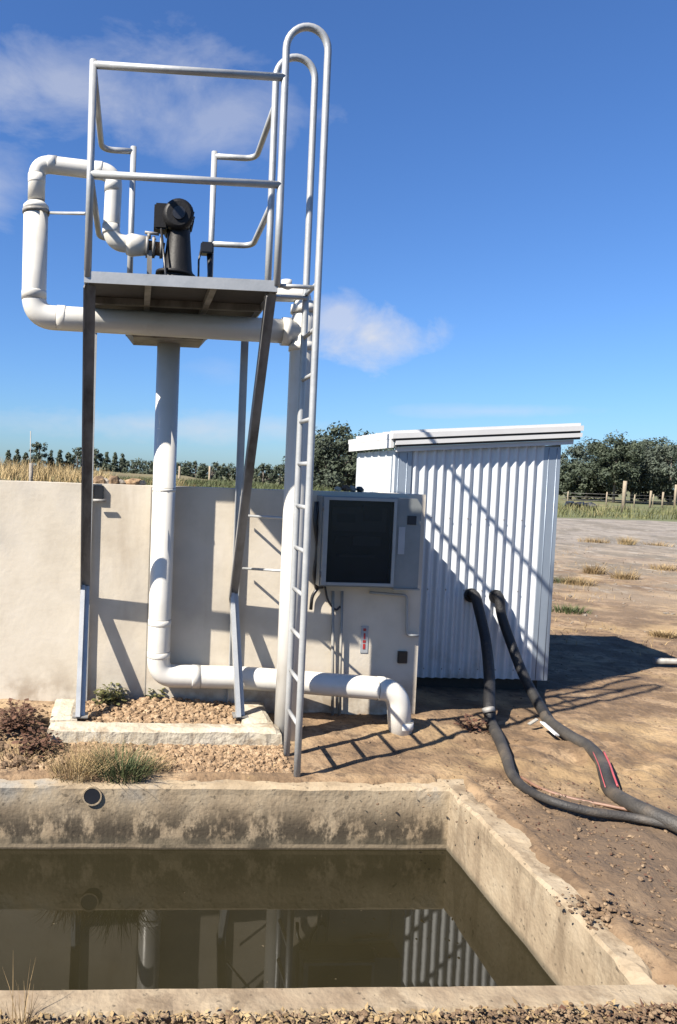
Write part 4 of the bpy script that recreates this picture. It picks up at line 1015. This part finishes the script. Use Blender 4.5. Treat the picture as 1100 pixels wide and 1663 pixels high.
# trees
def tree(loc, h, rx, trunk_h, label, mat='leaf', name='tree', cat='tree', group=None, clusters=60, leaves=46, leafs=.16, conical=False, ry=None, tr=.12):
    loc = Vector(loc); root = thing(name, loc, label, cat, group)
    mb = MB(); tips = []
    ry = ry or rx; zc_ = loc.z + (trunk_h + h)/2; rz = (h-trunk_h)/2
    for i in range(clusters):
        while True:
            p = Vector((U(-1, 1), U(-1, 1), U(-1, 1)))
            if p.length < 1 and (p.length > .35): break
        if conical:
            q = (p.z+1)/2; p.x *= (1-q*.9); p.y *= (1-q*.9)
        c = Vector((loc.x + p.x*rx, loc.y + p.y*ry, zc_ + p.z*rz)); tips.append(c)
        cr0 = min(rx, rz)*U(.18, .36)
        for k in range(leaves):
            d = Vector((random.gauss(0, 1), random.gauss(0, 1), random.gauss(0, .75))).normalized()
            e = c + d*cr0*U(.3, 1.05); nrm = (d + Vector((U(-.6, .6), U(-.6, .6), U(-.2, .9)))).normalized()
            u = nrm.orthogonal().normalized(); v = nrm.cross(u); a = U(0, 6.28); uu = u*math.cos(a)+v*math.sin(a); vv = nrm.cross(uu); s_ = leafs*U(.5, 1.2)
            mb.add([e-uu*s_, e+vv*s_*.45, e+uu*s_, e-vv*s_*.45], [(0,1,2,3)])
    mb.build('crown', mat, root)
    tm = MB(); lean = Vector((U(-.05, .05), U(-.05, .05), 1))
    tm.tube([loc+Vector((0,0,-.2)), loc+lean*h*.35, loc+lean*h*.85], tr, 8, radii=[tr*1.3, tr*.9, tr*.2])
    for c in random.sample(tips, min(9, len(tips))):
        st = loc + lean*(h*U(.2, .6)); tm.tube([st, (st+c)/2 + Vector((0, 0, -.05*h*U(0, 1))), c], tr*.3, 5, radii=[tr*.45, tr*.28, tr*.08], caps=False)
    tm.build('trunk', 'bark', root)
    return root
# shrub trees behind the ladder and the shed
for k, (x, Y, ytop, rx_, lab) in enumerate(((540, 19, 692, .95, 'dark shrubby tree seen between ladder and shed'), (588, 21, 700, 1.0, 'dark shrubby tree whose top shows behind the shed roof corner'), (505, 26, 716, .8, 'low shrub just behind the ladder'))):
    tp = P(x, ytop, Y=Y); bz = 1.0
    tree((tp.x, Y, bz), tp.z-bz, rx_, .05, lab, 'leaf', 'shrub_tree', 'tree', 'trees behind the shed', 90, 110, .055)
# row at the right
R_LAB = ['leftmost low dark tree of the far right row beside the shed', 'second tree from the shed in the far right row, taller than the first', 'third tree from the shed in the far right row', 'fourth tree from the shed in the far right row',
         'fifth tree from the shed in the far right row', 'sixth tree from the shed, at the right edge of the photo', 'last far tree reaching past the right edge of the photo']
for k, (x, yt, rx_, tb_) in enumerate(((930, 752, 2.4, .5), (965, 716, 2.5, 3.0), (998, 713, 2.6, 3.4), (1030, 714, 2.6, 3.2), (1062, 711, 2.6, 3.0), (1092, 716, 2.6, 3.2), (1125, 712, 2.6, 3.0))):
    Y = 88 + 6*math.sin(k*2.1); x += 7*math.sin(k*4.3); yt += (0, 3, -4, 6, -2, 5, 0)[k]; rx_ *= (1, 1.5, 1.1, 1.45, 1.2, 1.5, 1.3)[k]; tp = P(x, yt, Y=Y)
    tree((tp.x, Y, 0), tp.z, rx_, tb_*.45, R_LAB[k], 'leaf2' if k % 2 else 'leaf', 'tree', 'tree', 'trees of the far right row', 110, 90, .19, tr=.13)
for k, (x, yt, rx_, lab) in enumerate(((945, 778, 3.0, 'low scrub below the leftmost far right tree'), (985, 774, 3.2, 'low scrub among the far right trunks'), (1050, 782, 3.0, 'low scrub behind the pale fence posts'), (1100, 776, 3.0, 'low scrub at the right edge below the trees'))):
    tp = P(x, yt, Y=96); tree((tp.x, 96, 0), tp.z, rx_, .1, lab, 'leaf', 'shrub', 'shrub', 'scrub under the far right trees', 50, 70, .2)
# distant tree line at the left: each tree on its own
ORD = 'first second third fourth fifth sixth seventh eighth ninth tenth eleventh'.split()
lt = [(-8, 724), (14, 726), (28, 725), (42, 727), (64, 709), (84, 729), (98, 726), (112, 728), (127, 722), (156, 722), (174, 730), (187, 729), (200, 731), (222, 739), (245, 741), (268, 741), (292, 741), (318, 743), (345, 744), (372, 745), (400, 746), (428, 747), (456, 748)]
for k, (x, yt) in enumerate(lt):
    Y = 118 + 8*math.sin(k*1.7); yt += 4; yt += (3 if k > 12 else 0); tp = P(x, yt, Y=Y); wide = k == 4 or k == 8 or k == 9 or k > 12
    if k == 4: lab = 'tallest round tree on the left horizon above the dry grass'
    elif k in (8, 9): lab = ('round dark tree on the horizon just left of the left tower leg', 'round dark tree on the horizon just right of the left tower leg')[k-8]
    elif k > 12: lab = ORD[k-13] + ' low hedge tree on the horizon, counted from the drain pipe to the standpipe'
    else: lab = ORD[k-(1 if k > 4 else 0)-(2 if k > 9 else 0)] + ' small pointed conifer from the left edge on the left horizon'
    o = tree((tp.x, Y, 0), tp.z, 2.3 if k > 12 else (1.5 if wide else 1.1), .1, lab, 'leaf', 'tree' if wide else 'conifer', 'tree', ('hedge line on the far horizon' if k > 12 else 'trees on the left horizon'), 55, 40, .20, conical=not wide, tr=.15)
# fence posts on the right, with wires
posts = [(985, 799, 815, .06), (1012, 781, 831, .13), (1056, 797, 818, .09), (1076, 799, 818, .08), (1096, 787, 822, .11), (1060, 803, 824, .04), (1030, 803, 822, .05), (922, 798, 812, .05)]
FL = ['thin post left of the tall pale gate post', 'tallest pale gate post in the far right fence', 'short pale post under the far trees right of the tall post', 'second short pale post near the right edge', 'pale post cut by the right edge of the photo', 'slim picket in front of the short pale post', 'slim picket right of the tall pale gate post', 'short post right beside the shed']
pts_ = []
for (x, yt, yb, r), lab in zip(posts, FL):
    Y = 52 if yb > 824 else 64; b = P(x, yb, Y=Y); tp = P(x, yt, Y=Y)
    tag(MB().tube([(b.x, Y, -.2), (b.x, Y, tp.z*.6), (b.x+.02, Y, tp.z)], r, 9).build('fence_post', 'wood'), lab, 'fence post', 'posts of the far right fence'); pts_.append((b.x, Y, tp.z))
mb = MB()
xa, xb = P(915, 800, Y=64).x, P(1130, 800, Y=64).x
for z in (.5, .8, 1.1): mb.tube([(xa, 64, z), (xb, 64, z)], .012, 5)
tag(mb.build('fence_wire', 'galv_dull', origin=(xa, 64, 0)), 'strands of wire strung along the far right fence', 'wire')
a = P(925, 820, Y=55); mb = MB(); 
for k in range(5): mb.rock((a.x + k*.42, 55, .25), .42, .75)
tag(mb.build('log', 'blackpl'), 'dark log lying in the grass right of the shed', 'log')
# posts behind the tank
a = P(50, 700, Y=9.5); b = P(50, 778, Y=9.5)
tag(MB().tube([(b.x, 9.5, WT-.2), (a.x, 9.5, a.z)], .006, 8).build('stake', 'conduit'), 'thin pale stake in the dry grass at the far left', 'stake')
for x, y, lab in ((51, 752, 'short stubby white peg below the thin stake'),):
    a = P(x, y, Y=YW+.35); tag(MB().tube([(a.x, YW+.35, WT-.1), (a.x, YW+.35, a.z)], .015, 8).build('peg', 'stone'), lab, 'peg')
FP_ = [(292, 757), (341, 757)]
for k, (x, y) in enumerate(FP_):
    a = P(x, y, Y=16); tag(MB().tube([(a.x, 16, 1.2), (a.x, 16, a.z)], .022, 8).build('fence_post', 'wood'), ['fence post right of the drain pipe', 'second fence post from the drain pipe, behind the tower'][k] + ' on the bank', 'fence post', 'fence posts on the bank')
